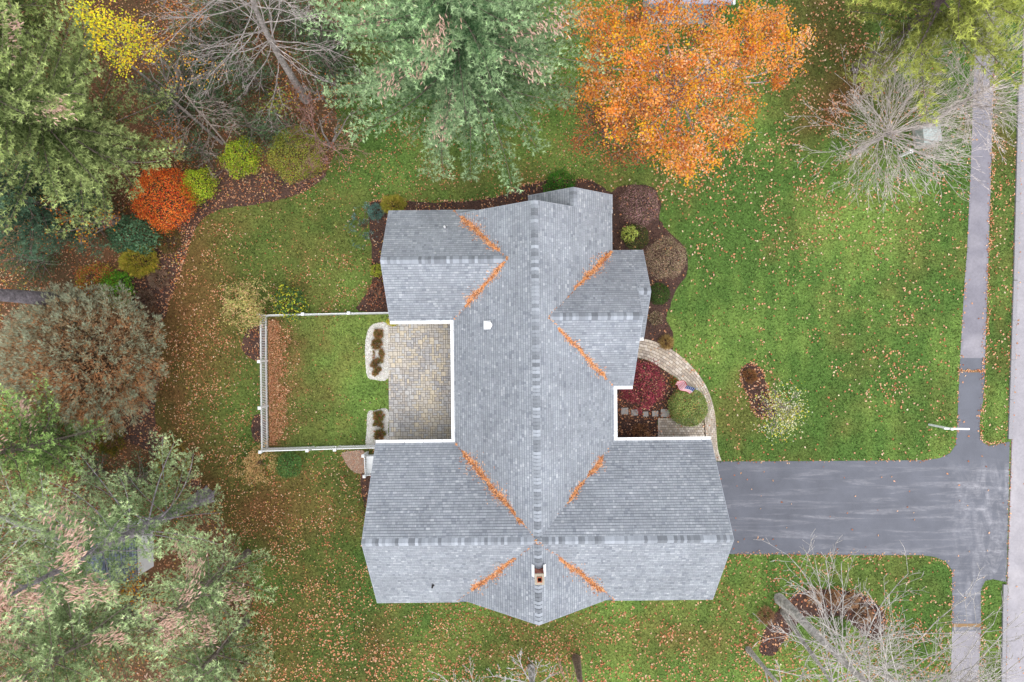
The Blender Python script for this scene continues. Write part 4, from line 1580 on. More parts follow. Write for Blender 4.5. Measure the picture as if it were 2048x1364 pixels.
def shrub(name, label, px, py, rpx, h, colors, n=1500, leaf=.07, kind='leaf', asp=1.0, clump=.25, stem=A(110, 92, 78), cat="shrub", group=None, w=None, k=3, hole=0.0, blade=.03, thick=.25):
    z = h * .5
    c = P(px, py, z)
    r = rpx * (H - z) / F
    root = empty(name, label, cat, (c.x, c.y, 0), 0, group)
    d = norm(rng.normal(size=(n, 3)))
    d[:, 2] = np.abs(d[:, 2]) * 1.0 - .25 * (rng.random(n) < .3)
    d = norm(d)
    ph = rng.uniform(0, 9, 6)
    bump = 1 + clump * (np.sin(d[:, 0] * 5 + ph[0]) * np.sin(d[:, 1] * 5 + ph[1]) * .5 + .35 * np.sin(d[:, 0] * 11 + ph[2]) * np.sin(d[:, 1] * 12 + ph[3]) * np.sin(d[:, 2] * 9 + ph[4])) + rng.normal(size=n) * clump * .22
    rad = bump * (1 - thick * rng.random(n) ** 2)
    rad = rad * np.where(rng.random(n) < .05, rng.uniform(1.05, 1.25, n), 1)
    pos = d * rad[:, None] * np.array([r, r * asp, h * .55])
    pos[:, 2] = np.maximum(pos[:, 2] + h * .45, .03)
    if hole:
        kp = vnoise(pos[:, 0] + px, pos[:, 1] + py, .35, 91) > hole
        pos, d = pos[kp], d[kp]
    n = len(pos)
    cl = pal(colors, n, .2, w)
    g = (vnoise(pos[:, 0] + px, pos[:, 1], .3, 92) * .5 + .75)[:, None]
    cl = np.clip(cl * g, 0, 1)
    if kind == 'leaf':
        V, Q, C = leaves(pos, d + rng.normal(size=(n, 3)) * .7, cl, np.full(n, leaf), .75)
    else:
        V, Q, C = tufts(pos * .93, d + np.array([0, 0, .3]), cl, k, leaf, blade, .45)
    stuff(obj("foliage", amesh("foliage", V, Q, C, M_FOL), root))
    segs = []
    for i in range(14):
        e = pos[rng.integers(n)] * .9
        b0 = np.array([rng.normal() * .04, rng.normal() * .04, 0])
        m = b0 * .4 + e * .5 + np.array([0, 0, h * .1])
        segs += [[*b0, *m, .018, .012], [*m, *e, .012, .004]]
    skeleton_obj("stems", segs, M_BARK, stem, root)
    return root


LIME_ = [A(172, 190, 60, 1.1), A(150, 176, 50, 1.1), A(196, 196, 66, 1.1), A(120, 150, 46, 1.0)]
MAUVE = [A(176, 136, 140, 1.0), A(150, 112, 116, 1.0), A(196, 160, 150, 1.0), A(120, 100, 84, .9), A(116, 112, 80, .9)]
TANM = [A(190, 164, 142, 1.0), A(166, 144, 116, 1.0), A(150, 146, 104, 1.0), A(200, 176, 150, 1.0), A(140, 110, 96, .9)]
shrub("round_shrub", "round mauve leaved shrub at the house's north east corner", 1279, 411, 40, 1.5, MAUVE, 5200, .055, clump=.17)
shrub("round_shrub", "round tan and grey leaved shrub, the larger one east of the porch gable", 1331, 517, 41, 1.6, TANM, 5600, .055, clump=.17)
shrub("round_shrub", "dark green low shrub with fallen leaves between the two round mauve shrubs", 1272, 474, 26, .9, [A(56, 84, 38, 1.0), A(80, 104, 50, 1), A(110, 120, 60, 1), A(200, 160, 100)], 2400, .055, clump=.1, w=[.4, .3, .22, .08])
shrub("golden_shrub", "small lime gold shrub against the dark green low shrub", 1258, 468, 16, 1.5, [A(196, 206, 110, 1.0), A(170, 186, 84, 1.0)], 700, .07, clump=.3)
shrub("low_evergreen", "dark glossy green low evergreen by the porch gable", 1318, 588, 22, .6, [A(48, 80, 32, 1), A(64, 98, 40, 1), A(84, 116, 50, 1)], 2600, .05, clump=.12)
shrub("perennial", "faded brown green perennial clump south of the low evergreen", 1312, 636, 14, .4, TANM + [A(120, 130, 70)], 700, .05, clump=.3)
shrub("perennial", "golden tan grass clump at the head of the paver walk", 1333, 684, 12, .4, [A(190, 160, 100), A(206, 180, 120), A(160, 130, 80)], 350, .2, 'tuft', k=4, blade=.016)
shrub("green_perennial", "bright green leafy plant tucked behind the north gable", 1120, 372, 30, .8, [A(70, 130, 44, 1), A(96, 156, 54, 1), A(50, 100, 40, 1)], 2200, .08, clump=.3)
shrub("small_maple", "burgundy Japanese maple in the front court bed", 1284, 770, 44, 1.9, [A(156, 66, 82, 1.1), A(134, 52, 68, 1.1), A(180, 92, 100, 1.1), A(108, 46, 56, 1), A(220, 156, 130, 1.1)], 5200, .075, clump=.3, hole=.16, cat="tree", w=[.34, .3, .18, .14, .04], asp=1.15)
shrub("round_shrub", "round clipped green yew beside the curved walk and flag pole", 1376, 814, 39, 1.5, [A(142, 160, 90, 1.2), A(116, 138, 74, 1.2), A(168, 176, 112, 1.2), A(214, 150, 106, 1.1)], 12000, .06, clump=.06, w=[.38, .34, .23, .05])
shrub("twiggy_shrub", "brown half bare shrub in the court bed by the garage wall", 1283, 866, 19, .7, [A(176, 130, 90), A(150, 104, 70), A(200, 150, 104)], 900, .06, clump=.3)
shrub("flower_clump", "little green and orange flower clump beside the flag pole", 1348, 762, 9, .35, [A(90, 150, 56), A(200, 110, 60), A(120, 160, 70)], 260, .06)
shrub("feathery_shrub", "yellow green feathery shrub at the back wing's north west corner", 786, 409, 24, .8, [A(176, 172, 74, 1), A(150, 150, 60, 1), A(196, 176, 90, 1)], 900, .16, 'tuft', k=5, asp=.7, blade=.02)
shrub("blue_juniper", "sprawling blue grey juniper west of the small back wing", 728, 452, 28, .6, [A(140, 164, 160, 1), A(110, 140, 134, 1), A(96, 120, 104, 1)], 560, .12, 'tuft', k=6, clump=.7, asp=1.4, blade=.02, hole=.4)
shrub("blue_juniper", "small blue green juniper beside the feathery yellow shrub", 752, 424, 15, .7, [A(96, 134, 124, 1), A(120, 152, 140, 1)], 420, .11, 'tuft', k=6, blade=.02)
shrub("gold_bush", "small yellow bush touching the back wing's west wall", 754, 541, 13, .8, [A(186, 190, 70, 1), A(150, 164, 60, 1)], 500, .08)
shrub("bare_bush", "leafless red brown bush by the fence end and back wing", 757, 590, 26, .8, [A(170, 110, 86), A(140, 96, 80), A(196, 130, 96)], 420, .09, clump=.4, stem=A(150, 128, 112))
shrub("gold_bush", "little yellow bush at the patio's top left corner", 786, 644, 13, .6, [A(206, 196, 80, 1), A(176, 170, 60, 1)], 520, .07, asp=.6)
shrub("loose_shrub", "loose tan green shrub overhanging the north west fence corner", 495, 610, 47, 2.6, [A(176, 172, 104, 1.1), A(200, 182, 124, 1.1), A(150, 156, 92, 1.1), A(210, 172, 130, 1.1)], 5200, .09, clump=.5, hole=.33, stem=A(150, 136, 118), thick=.6)
shrub("yellow_rhododendron", "rhododendron with yellow and dark green leaves by the fence", 579, 604, 33, 1.6, [A(190, 196, 66, 1), A(84, 118, 66, 1), A(70, 98, 64, 1), A(206, 190, 70, 1)], 1100, .13, clump=.4, w=[.25, .33, .27, .15])
shrub("loose_shrub", "fine tan twiggy shrub outside the south west fence corner", 512, 928, 46, 1.2, [A(216, 178, 130, 1.1), A(196, 156, 110, 1.1), A(176, 156, 100, 1.1)], 3600, .07, clump=.5, hole=.42, stem=A(176, 150, 122), thick=.7)
shrub("green_shrub", "green shrub just below the courtyard's south fence run", 578, 930, 25, 1.1, [A(96, 142, 74, 1), A(120, 160, 90, 1), A(76, 112, 66, 1)], 2000, .07, clump=.2)
shrub("gold_bush", "faint olive bush at the garage wing's west wall", 728, 1030, 14, .7, [A(150, 150, 76, 1), A(120, 128, 64, 1)], 600, .06, asp=1.8)
# ornamental strip in the pebble beds
for (px, py, rp, lb) in ((757, 668, 7, "northernmost"), (754, 688, 9, "second from the north"), (757, 708, 9, "third from the north"), (754, 728, 9, "fourth from the north"), (756, 745, 8, "southernmost")):
    shrub("lavender_clump", "grassy rust and green clump in the upper pebble bed, %s" % lb, px, py, rp, .35, [A(150, 140, 84), A(124, 134, 70), A(206, 156, 116), A(190, 136, 100)], 240, .15, 'tuft', k=6, blade=.026, clump=.6, hole=.3, group="clumps in the white pebble beds", cat="plant")
for (px, py, rp, lb) in ((757, 832, 8, "northernmost"), (756, 851, 8, "middle"), (759, 870, 9, "southernmost")):
    shrub("lavender_clump", "grassy rust and green clump in the lower pebble bed, %s" % lb, px, py, rp, .35, [A(144, 148, 80), A(120, 138, 70), A(206, 150, 106), A(180, 130, 96)], 240, .15, 'tuft', k=6, blade=.026, clump=.6, hole=.3, group="clumps in the white pebble beds", cat="plant")
# woodland edge shrubs
shrub("lime_shrub", "bright lime shrub between the olive dome and the red orange bush", 485, 316, 37, 1.8, LIME_, 3800, .075, clump=.34)
shrub("lime_shrub", "large olive yellow domed shrub, rightmost at the wood's edge", 595, 308, 55, 2.2, [A(164, 170, 70, 1.05), A(140, 150, 60, 1), A(180, 176, 84, 1), A(120, 128, 56, 1)], 8200, .065, clump=.2)
shrub("lime_shrub", "lime green shrub touching the red orange bush", 399, 371, 34, 1.7, LIME_, 3600, .075, clump=.34)
shrub("fire_bush", "fiery red and orange domed bush at the back lawn's edge", 330, 396, 62, 2.4, [A(230, 124, 50, 1.1), A(214, 84, 50, 1.1), A(236, 150, 70, 1.1), A(150, 70, 50, 1), A(120, 120, 64, .9)], 8600, .08, clump=.22, w=[.34, .28, .2, .1, .08])
shrub("rhododendron", "dark blue green rhododendron below the red orange bush", 266, 472, 48, 1.8, [A(90, 124, 92, 1), A(70, 104, 74, 1), A(112, 144, 108, 1)], 2600, .13, clump=.3, asp=.75)
shrub("spiky_shrub", "spiky yellow green shrub under the dark rhododendron", 278, 520, 36, 1.2, [A(180, 170, 66, 1), A(150, 150, 56, 1), A(206, 184, 84, 1)], 1300, .18, 'tuft', k=5, asp=.85, blade=.03)
shrub("mixed_shrub", "shrub with red and yellow autumn leaves left of the bright green one", 193, 566, 37, 1.6, [A(206, 130, 70, 1), A(190, 170, 70, 1), A(190, 96, 70, 1), A(150, 150, 60, 1)], 3000, .085, clump=.3, hole=.2)
shrub("green_shrub", "bright green leafy shrub beside the big brown blue conifer", 233, 580, 31, 1.6, [A(100, 164, 50, 1.05), A(80, 136, 46, 1), A(130, 180, 60, 1.05)], 3000, .085, clump=.22, asp=1.2)
for (px, py, rp, lb, cs) in ((338, 482, 24, "olive brown sedge clump below the red orange bush", [A(130, 116, 66), A(110, 104, 58), A(150, 126, 80)]),
                             (318, 558, 18, "pale brown twiggy clump in the mulch edge, upper one", [A(176, 150, 130), A(150, 120, 100)]),
                             (292, 598, 18, "pale brown twiggy clump in the mulch edge, lower one", [A(170, 144, 124), A(140, 112, 94)]),
                             (300, 630, 20, "dry grass clump where mulch meets the brown blue conifer", [A(160, 130, 104), A(140, 104, 80)]),
                             (345, 925, 36, "golden olive low shrub in the lower mulch edge", [A(176, 156, 76), A(150, 140, 66), A(196, 166, 90)]),
                             (220, 880, 30, "low green and yellow undergrowth below the brown blue conifer", [A(120, 130, 50), A(96, 110, 46), A(176, 150, 60)]),
                             (1532, 1232, 16, "dry tan clump in the south mulch bed, nearest the trunks", [A(190, 150, 116), A(170, 130, 100)]),
                             (1628, 1192, 14, "dry tan clump at the top left of the south mulch bed", [A(200, 162, 126), A(176, 140, 108)]),
                             (1665, 1195, 13, "dry tan clump at the top middle of the south mulch bed", [A(200, 162, 126), A(176, 140, 108)]),
                             (1702, 1202, 14, "dry tan clump at the top right of the south mulch bed", [A(200, 162, 126), A(176, 140, 108)]),
                             (1728, 1230, 15, "dry tan clump on the right side of the south mulch bed", [A(196, 156, 122), A(170, 134, 104)]),
                             (1500, 752, 12, "dry flower clump in the lawn's island bed", [A(190, 130, 84), A(150, 120, 80)]),
                             (1672, 1258, 24, "fresh green ground plant inside the south bed's curve", [A(96, 140, 60), A(120, 160, 80)]),
                             (1440, 1400, 24, "leafless bush below the south lawn edge", [A(150, 110, 80)])):
    if py < 1370:
        shrub("low_clump", lb, px, py, rp, .5, cs, int(rp * 22), .16, 'tuft', k=4, blade=.02, clump=.35, cat="plant")


# ------------------------------------------------------------------ conifers
def pine(name, label, base, h, R, z0, tip, inner, dens=1.0, cones=0, dz=.62, nl=6, seed=1, k=8, trunk=.26, ln=.15, blade=.024, up=.18, top=.75, lean=(0, 0), group=None, gap=0.0, bark=A(128, 116, 108), dead=0, skip=None):
    rs = np.random.default_rng(seed)
    root = empty(name, label, "tree", (base[0], base[1], 0), 0, group)
    pos, dr, fr, sh_ = [], [], [], []
    segs = []
    cpos, cdir = [], []
    z = z0

    def axis(zz):
        return np.array([lean[0] * zz / h, lean[1] * zz / h])
    while z < h - .2:
        f = (z - z0) / (h - z0)
        n_ = max(3, int(round(nl * (1 - .3 * f))))
        a0 = rs.uniform(0, 6.28)
        for i in range(n_):
            if rs.random() < gap: continue
            az = a0 + i * 6.283 / n_ + rs.normal() * .22
            azw = (az + math.pi) % (2 * math.pi) - math.pi
            if skip and skip[0] < azw < skip[1] and z < skip[2]: continue
            lsh = rs.uniform(.8, 1.18)
            L = R * (1 - f) ** top * rs.uniform(.62, 1.12) * min(1, .7 + f * 2) + .25
            el = -.06 + f * .75 + rs.normal() * .06
            hd = np.array([math.cos(az), math.sin(az)])
            ax0 = axis(z)
            p_prev = np.array([ax0[0], ax0[1], z])
            nn = max(3, int(L / .35))
            bend = rs.normal() * .18
            pts = [p_prev]
            for j in range(1, nn + 1):
                s = j / nn
                aa = az + bend * s
                q = np.array([ax0[0] + math.cos(aa) * L * s, ax0[1] + math.sin(aa) * L * s, z + L * (el * s + up * s * s)])
                segs.append([*pts[-1], *q, .045 * (1 - s * .85) * (L / R) + .008, .045 * (1 - (s + .1) * .85) * (L / R) + .006])
                pts.append(q)
            pts = np.array(pts)
            nb = max(4, int(L / .17 * dens))
            for b in range(nb):
                s = .07 + .93 * (b + rs.random()) / nb
                idx = min(int(s * nn), nn - 1)
                t = s * nn - idx
                p = pts[idx] * (1 - t) + pts[idx + 1] * t
                ldir = pts[idx + 1] - pts[idx]
                ldir = ldir / np.linalg.norm(ldir)
                for sd in (-1, 1):
                    an = sd * rs.uniform(.55, 1.15)
                    bd = np.array([ldir[0] * math.cos(an) - ldir[1] * math.sin(an), ldir[0] * math.sin(an) + ldir[1] * math.cos(an), ldir[2] + .18])
                    bsh = lsh * rs.uniform(.85, 1.15)
                    bl = (.16 + .27 * min(L, 3.2) * (1 - s * .62)) * rs.uniform(.55, 1.15)
                    m = max(1, int(bl / .13))
                    for q in range(m):
                        tt = (q + .9) / m
                        pp = p + bd * bl * tt + rs.normal(size=3) * .03
                        pos.append(pp); dr.append(bd * .8 + ldir * .3 + np.array([0, 0, .45])); fr.append(.5 * s + .5 * tt); sh_.append(bsh)
            pos.append(pts[-1]); dr.append(ldir + np.array([0, 0, .4])); fr.append(1.0); sh_.append(lsh)
            if cones and f > .25 and rs.random() < cones:
                m = rs.integers(50, 110)
                for q in range(m):
                    s = 1 - .5 * rs.random() ** 1.5
                    idx = min(int(s * nn), nn - 1)
                    cpos.append(pts[idx] + rs.normal(size=3) * np.array([.22, .22, .06]) + np.array([0, 0, .16])); cdir.append(np.array([hd[0] * .5 + rs.normal() * .3, hd[1] * .5 + rs.normal() * .3, -.5]))
        z += dz * rs.uniform(.8, 1.2)
    pos, dr, fr = np.array(pos), norm(np.array(dr)), np.array(fr)
    n = len(pos)
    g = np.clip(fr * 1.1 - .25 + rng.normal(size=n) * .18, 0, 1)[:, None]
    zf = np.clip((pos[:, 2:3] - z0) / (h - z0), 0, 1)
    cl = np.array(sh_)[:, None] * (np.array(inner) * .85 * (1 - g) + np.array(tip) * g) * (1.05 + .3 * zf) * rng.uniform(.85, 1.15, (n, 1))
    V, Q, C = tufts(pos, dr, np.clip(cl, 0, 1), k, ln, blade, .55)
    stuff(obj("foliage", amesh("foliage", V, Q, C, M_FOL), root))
    skeleton_obj("branches", segs, M_BARK, bark, root, 3)
    tp = [(axis(zz)[0], axis(zz)[1], zz) for zz in np.linspace(0, h - .3, 9)]
    V, Q = pipe(tp, [trunk * (1.35 if i == 0 else 1) * (1 - i / 9.2) + .01 for i in range(9)], 10)
    obj("trunk", amesh("trunk", V, Q, np.tile(bark, (len(V), 1)), M_BARK, True), root)
    if trunk > .3:
        for i in range(6):
            a_ = i * 1.047 + .4
            V, Q = pipe([(math.cos(a_) * trunk * .55, math.sin(a_) * trunk * .55, .5), (math.cos(a_) * trunk * 1.15, math.sin(a_) * trunk * 1.15, .16), (math.cos(a_ + .1) * trunk * 1.7, math.sin(a_ + .1) * trunk * 1.7, -.02)], [trunk * .5, trunk * .36, trunk * .12], 6)
            obj("root", amesh("root", V, Q, np.tile(bark, (len(V), 1)), M_BARK, True), root)
    if cpos:
        cp, cd = np.array(cpos), norm(np.array(cdir))
        sg = np.concatenate([cp - cd * .08, cp + cd * .02, np.full((len(cp), 1), .010), np.full((len(cp), 1), .030)], 1)
        sg2 = np.concatenate([cp + cd * .02, cp + cd * .1, np.full((len(cp), 1), .030), np.full((len(cp), 1), .010)], 1)
        V, Q = tubes(np.concatenate([sg, sg2]), 3)
        C = pal([A(206, 170, 156, 1), A(184, 146, 132, 1), A(222, 190, 170, 1)], len(V))
        stuff(obj("cones", amesh("cones", V, Q, C, M_LITTER), root))
    return root


TIPG, ING = A(186, 208, 162, 1.05), A(82, 120, 80, .95)
TIPB, INB = A(160, 184, 130, 1.1), A(74, 104, 66, 1.0)
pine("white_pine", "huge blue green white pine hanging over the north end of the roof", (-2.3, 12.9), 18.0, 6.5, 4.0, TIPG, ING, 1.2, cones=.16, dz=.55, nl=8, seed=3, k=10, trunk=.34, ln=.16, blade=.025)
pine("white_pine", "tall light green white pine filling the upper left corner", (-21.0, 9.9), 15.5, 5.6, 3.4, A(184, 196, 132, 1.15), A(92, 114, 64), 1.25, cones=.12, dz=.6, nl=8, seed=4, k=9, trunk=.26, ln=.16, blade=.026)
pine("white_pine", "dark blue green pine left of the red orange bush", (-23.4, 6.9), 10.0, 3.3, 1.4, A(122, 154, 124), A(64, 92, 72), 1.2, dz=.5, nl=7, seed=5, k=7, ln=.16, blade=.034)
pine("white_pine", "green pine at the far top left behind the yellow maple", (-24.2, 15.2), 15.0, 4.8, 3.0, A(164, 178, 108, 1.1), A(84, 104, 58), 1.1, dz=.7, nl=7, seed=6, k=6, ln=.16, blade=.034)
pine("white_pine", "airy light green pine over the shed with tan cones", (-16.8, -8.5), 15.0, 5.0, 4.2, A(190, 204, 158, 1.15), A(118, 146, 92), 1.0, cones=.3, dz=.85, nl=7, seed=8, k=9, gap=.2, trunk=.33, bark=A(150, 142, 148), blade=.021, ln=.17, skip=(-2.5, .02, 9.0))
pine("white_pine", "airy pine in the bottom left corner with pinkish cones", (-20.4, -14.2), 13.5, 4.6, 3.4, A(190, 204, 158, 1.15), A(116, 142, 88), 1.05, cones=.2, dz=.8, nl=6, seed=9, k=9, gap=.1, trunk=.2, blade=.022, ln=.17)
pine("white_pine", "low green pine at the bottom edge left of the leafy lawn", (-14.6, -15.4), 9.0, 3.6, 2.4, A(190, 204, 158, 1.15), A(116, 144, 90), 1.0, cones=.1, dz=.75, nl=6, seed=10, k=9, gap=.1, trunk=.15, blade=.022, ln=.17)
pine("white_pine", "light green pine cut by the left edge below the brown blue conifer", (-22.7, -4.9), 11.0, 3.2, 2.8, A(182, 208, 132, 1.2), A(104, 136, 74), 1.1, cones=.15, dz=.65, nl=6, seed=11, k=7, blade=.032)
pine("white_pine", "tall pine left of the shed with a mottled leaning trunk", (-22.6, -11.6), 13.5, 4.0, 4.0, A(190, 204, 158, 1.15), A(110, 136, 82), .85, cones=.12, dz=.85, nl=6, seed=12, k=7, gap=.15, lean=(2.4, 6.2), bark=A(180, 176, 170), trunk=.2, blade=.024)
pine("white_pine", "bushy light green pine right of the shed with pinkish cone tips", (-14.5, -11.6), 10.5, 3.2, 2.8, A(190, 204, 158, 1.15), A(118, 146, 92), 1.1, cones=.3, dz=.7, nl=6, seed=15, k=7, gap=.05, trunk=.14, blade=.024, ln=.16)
pine("pitch_pine", "yellow green pine across the top right corner with a long grey trunk", (18.9, 15.0), 14.5, 5.4, 5.0, A(190, 196, 106, 1.15), A(124, 132, 70), .95, dz=.62, nl=7, seed=13, k=9, ln=.22, blade=.024, trunk=.22, gap=.05, bark=A(124, 108, 112))
# tree whose trunk only crosses the left edge
pine("tall_pine", "tall pine at the left edge showing only its thick grey trunk", tuple(P(178, 606)[:2]), 19.0, 3.4, 12.5, TIPB, INB, .7, dz=1.0, nl=5, seed=14, k=6, trunk=.40, bark=A(136, 128, 134))
# dark soft understory conifers
for i, (px, py, hh, rr_2, lb) in enumerate(((432, 205, 3.6, 1.5, "soft dark green sapling pine under the bare grey tree, left one"), (560, 262, 3.0, 1.4, "soft dark green sapling pine behind the olive dome shrub"), (372, 150, 4.0, 1.6, "soft dark green sapling pine below the yellow maple"),
                                            (395, 300, 2.4, 1.1, "small grey green pine just above the lime shrub"), (150, 430, 4.0, 1.8, "deep green conifer between orange branches and red bush"), (120, 640, 2.6, 1.5, "thin green sapling beside the thick grey trunk"),
                                            (450, 20, 4.5, 2.0, "dark green sapling at the top edge by the bare grey tree"), (90, 1225, 4, 1.9, "low dark sapling in the bottom left thicket"), (105, 905, 2.5, 1.3, "dark green sapling above the leaf litter near the left edge"),
                                            (425, 1345, 2.2, .9, "small dark green shrubby pine at the bottom edge"), (240, 1240, 3.0, 1.6, "soft green sapling below the shed"), (640, 60, 5, 1.9, "blue green sapling behind the bare grey tree on the right"),
                                            (500, 150, 4.0, 1.8, "dark green sapling under the middle of the bare grey tree"), (505, 255, 2.6, 1.5, "dark sapling filling the gap above the lime shrub"), (655, 130, 4.2, 1.8, "blue green sapling tucked against the big pine's left side"),
                                            (330, 200, 4.0, 1.7, "dark green sapling between the upper left pine and amber leaves"), (560, 20, 4.4, 2.0, "dark green sapling at the top edge behind the leaning bare trunk"), (400, 90, 4.0, 1.7, "dark green sapling beside the rusty leaved top edge sapling"),
                                            (60, 520, 3, 1.5, "dull green sapling over the leaf litter left of the orange branches"), (180, 950, 2.4, 1.4, "green undergrowth sapling north of the gravel pad"), (270, 960, 2.4, 1.5, "green undergrowth sapling just right of the dull orange one"), (120, 820, 3, 1.6, "light green sapling on the lower left of the dome conifer"))):
    p = P(px, py, hh * .5)
    pine("sapling_pine", lb, (p.x, p.y), hh, rr_2, .3, A(120, 146, 106), A(70, 94, 66), 1.0, dz=.42, nl=6, seed=30 + i, k=6, trunk=.05, ln=.13)

# big brown-blue dome conifer
def dome_conifer():
    c = P(170, 722, 2.6)
    root = empty("dome_conifer", "broad domed conifer with blue grey and rusty brown needles", "tree", (c.x, c.y, 0))
    R, h = 4.0, 5.2
    n = 230
    # overlapping shoots, each a plume of needles
    i = np.arange(n)
    ph = i * 2.39996
    cz = 1 - (i + .5) / n * 1.02
    rr = np.sqrt(np.maximum(0, 1 - cz ** 2))
    d = np.stack([rr * np.cos(ph), rr * np.sin(ph), cz], 1)
    cen = d * np.array([R, R * .93, h * .55]) * rng.uniform(.78, .98, (n, 1)) + np.array([0, 0, h * .45])
    pos, dr, cl = [], [], []
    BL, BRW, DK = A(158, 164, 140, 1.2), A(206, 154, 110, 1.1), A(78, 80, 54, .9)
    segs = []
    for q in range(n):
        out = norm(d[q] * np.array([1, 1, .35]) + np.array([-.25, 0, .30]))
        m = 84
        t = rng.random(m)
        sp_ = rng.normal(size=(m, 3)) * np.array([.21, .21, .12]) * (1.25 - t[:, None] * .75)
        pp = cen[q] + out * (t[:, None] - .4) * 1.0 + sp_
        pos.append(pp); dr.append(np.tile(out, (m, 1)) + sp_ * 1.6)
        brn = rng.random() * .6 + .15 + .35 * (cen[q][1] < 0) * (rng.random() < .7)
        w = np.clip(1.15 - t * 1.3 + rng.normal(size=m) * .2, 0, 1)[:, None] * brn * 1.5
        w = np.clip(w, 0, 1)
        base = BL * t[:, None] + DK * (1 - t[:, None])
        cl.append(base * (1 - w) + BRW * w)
        segs.append([0, 0, h * .3, *cen[q], .03, .01])
    pos, dr, cl = np.concatenate(pos), norm(np.concatenate(dr)), np.concatenate(cl)
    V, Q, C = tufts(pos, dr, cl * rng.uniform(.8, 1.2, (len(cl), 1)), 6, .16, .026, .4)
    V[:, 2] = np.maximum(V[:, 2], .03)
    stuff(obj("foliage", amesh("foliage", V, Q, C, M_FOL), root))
    skeleton_obj("branches", segs, M_BARK, A(110, 90, 76), root, 3)
    V, Q = pipe([(0, 0, 0), (0, 0, 1.5), (0, 0, 3.2)], [.22, .17, .06], 8)
    obj("trunk", amesh("trunk", V, Q, np.tile(A(110, 90, 76), (len(V), 1)), M_BARK, True), root)


dome_conifer()


# ------------------------------------------------------------------ leafy trees
def clump_tree(name, label, base, fork_z, clumps, colors, w=None, dens=150, leaf=.13, trunk=.16, bark=A(140, 130, 124), flat_=.55, twigs=26, sub=9, seed=1, lean_to=None, cat="tree"):
    """clumps: (px,py,z,rpx). Limbs run from the fork to every clump, twigs end in leaves"""
    root = empty(name, label, cat, (base[0], base[1], 0))
    b0 = np.array([base[0], base[1], 0.0])
    fk = np.array([*(lean_to if lean_to else (0, 0)), fork_z])
    segs = []
    P_, C_, N_ = [], [], []
    for (px, py, z, rp) in clumps:
        c = np.array(P(px, py, z)) - b0
        r = rp * (H - z) / F
        m1 = fk + (c - fk) * .4 + np.array([0, 0, .25]) + rng.normal(size=3) * .15
        m2 = fk + (c - fk) * .75 + rng.normal(size=3) * .15
        rad = .02 + .05 * r / 1.5
        cur = [fk, m1, m2, c]
        for a, b_, r0, r1 in ((fk, m1, rad * 1.5, rad), (m1, m2, rad, rad * .6), (m2, c, rad * .6, rad * .3)):
            segs.append([*a, *b_, r0, r1])
        nsub = max(3, int(sub * (r / 1.0) ** 1.6))
        for s in range(nsub):
            d = norm(rng.normal(size=3)) * rng.random() ** .4
            sc = c + d * np.array([r, r, r * flat_])
            st = cur[2] + (cur[3] - cur[2]) * rng.random()
            mm = (st + sc) / 2 + rng.normal(size=3) * .08
            segs.append([*st, *mm, .016, .011]); segs.append([*mm, *sc, .011, .006])
            rs_ = .42 * rng.uniform(.7, 1.3)
            nl_ = int(dens * rng.uniform(.5, 1.3) / 10 * 4)
            q = rng.normal(size=(nl_, 3)) * np.array([rs_, rs_, rs_ * .45]) * .62
            P_.append(sc + q); N_.append(q * .6 + rng.normal(size=(nl_, 3)) * .55 + np.array([0, 0, .9]))
            shade = rng.uniform(.82, 1.15)
            dom = np.array(colors)[rng.choice(len(colors), p=w)]
            cc_ = pal(colors, nl_, .22, w)
            cc_ = np.where(rng.random((nl_, 1)) < .5, dom * rng.uniform(.85, 1.15, (nl_, 1)), cc_)
            C_.append(cc_ * shade)
            for t in range(max(2, twigs // 8)):
                e = sc + rng.normal(size=3) * rs_ * .6
                segs.append([*sc, *e, .006, .003])
    pos, nr, cl = np.concatenate(P_), np.concatenate(N_), np.clip(np.concatenate(C_), 0, 1)
    V, Q, C = leaves(pos, nr, cl, np.full(len(pos), leaf), .85)
    stuff(obj("foliage", amesh("foliage", V, Q, C, M_FOL), root))
    skeleton_obj("branches", segs, M_BARK, bark, root, 4)
    V, Q = pipe([(0, 0, 0), tuple(fk * .5 + np.array([.05, .03, 0])), tuple(fk)], [trunk * 1.3, trunk, trunk * .8], 9)
    obj("trunk", amesh("trunk", V, Q, np.tile(bark, (len(V), 1)), M_BARK, True), root)
    return root


ORG = [A(226, 148, 66, 1), A(214, 128, 60, 1), A(232, 166, 90, 1), A(226, 176, 48, 1), A(178, 100, 62, .95), A(232, 186, 142, 1), A(136, 96, 68, .9)]
ORW = [.24, .19, .17, .16, .07, .10, .07]
mb = P(1330, 215)
oc_ = []
for (px, py, z, rp) in ((1180, 40, 8, 60), (1250, 30, 9, 60), (1330, 40, 9, 70), (1410, 40, 8.5, 60), (1490, 50, 8, 60), (1545, 40, 7.5, 45), (1570, 85, 7, 42), (1610, 80, 6.5, 26), (1580, 130, 6, 28), (1560, 155, 6, 22),
                        (1190, 110, 8, 55), (1260, 110, 9.5, 70), (1340, 120, 10, 70), (1420, 120, 9.5, 65), (1480, 120, 8, 55), (1530, 90, 8, 45),
                        (1200, 180, 7.5, 50), (1260, 190, 9, 60), (1330, 190, 9.5, 65), (1400, 190, 9, 60), (1460, 190, 8, 50), (1495, 210, 7, 28),
                        (1240, 240, 7.5, 45), (1300, 255, 8, 50), (1360, 260, 8, 55), (1430, 255, 7.5, 45), (1470, 250, 6.5, 25),
                        (1320, 305, 6.5, 32), (1362, 315, 6.5, 36), (1410, 300, 6.5, 26), (1375, 345, 5.8, 18), (1290, 290, 6, 25), (1450, 280, 6, 26), (1420, 322, 6, 14)):
    oc_.append((px, py, z, rp * .86))
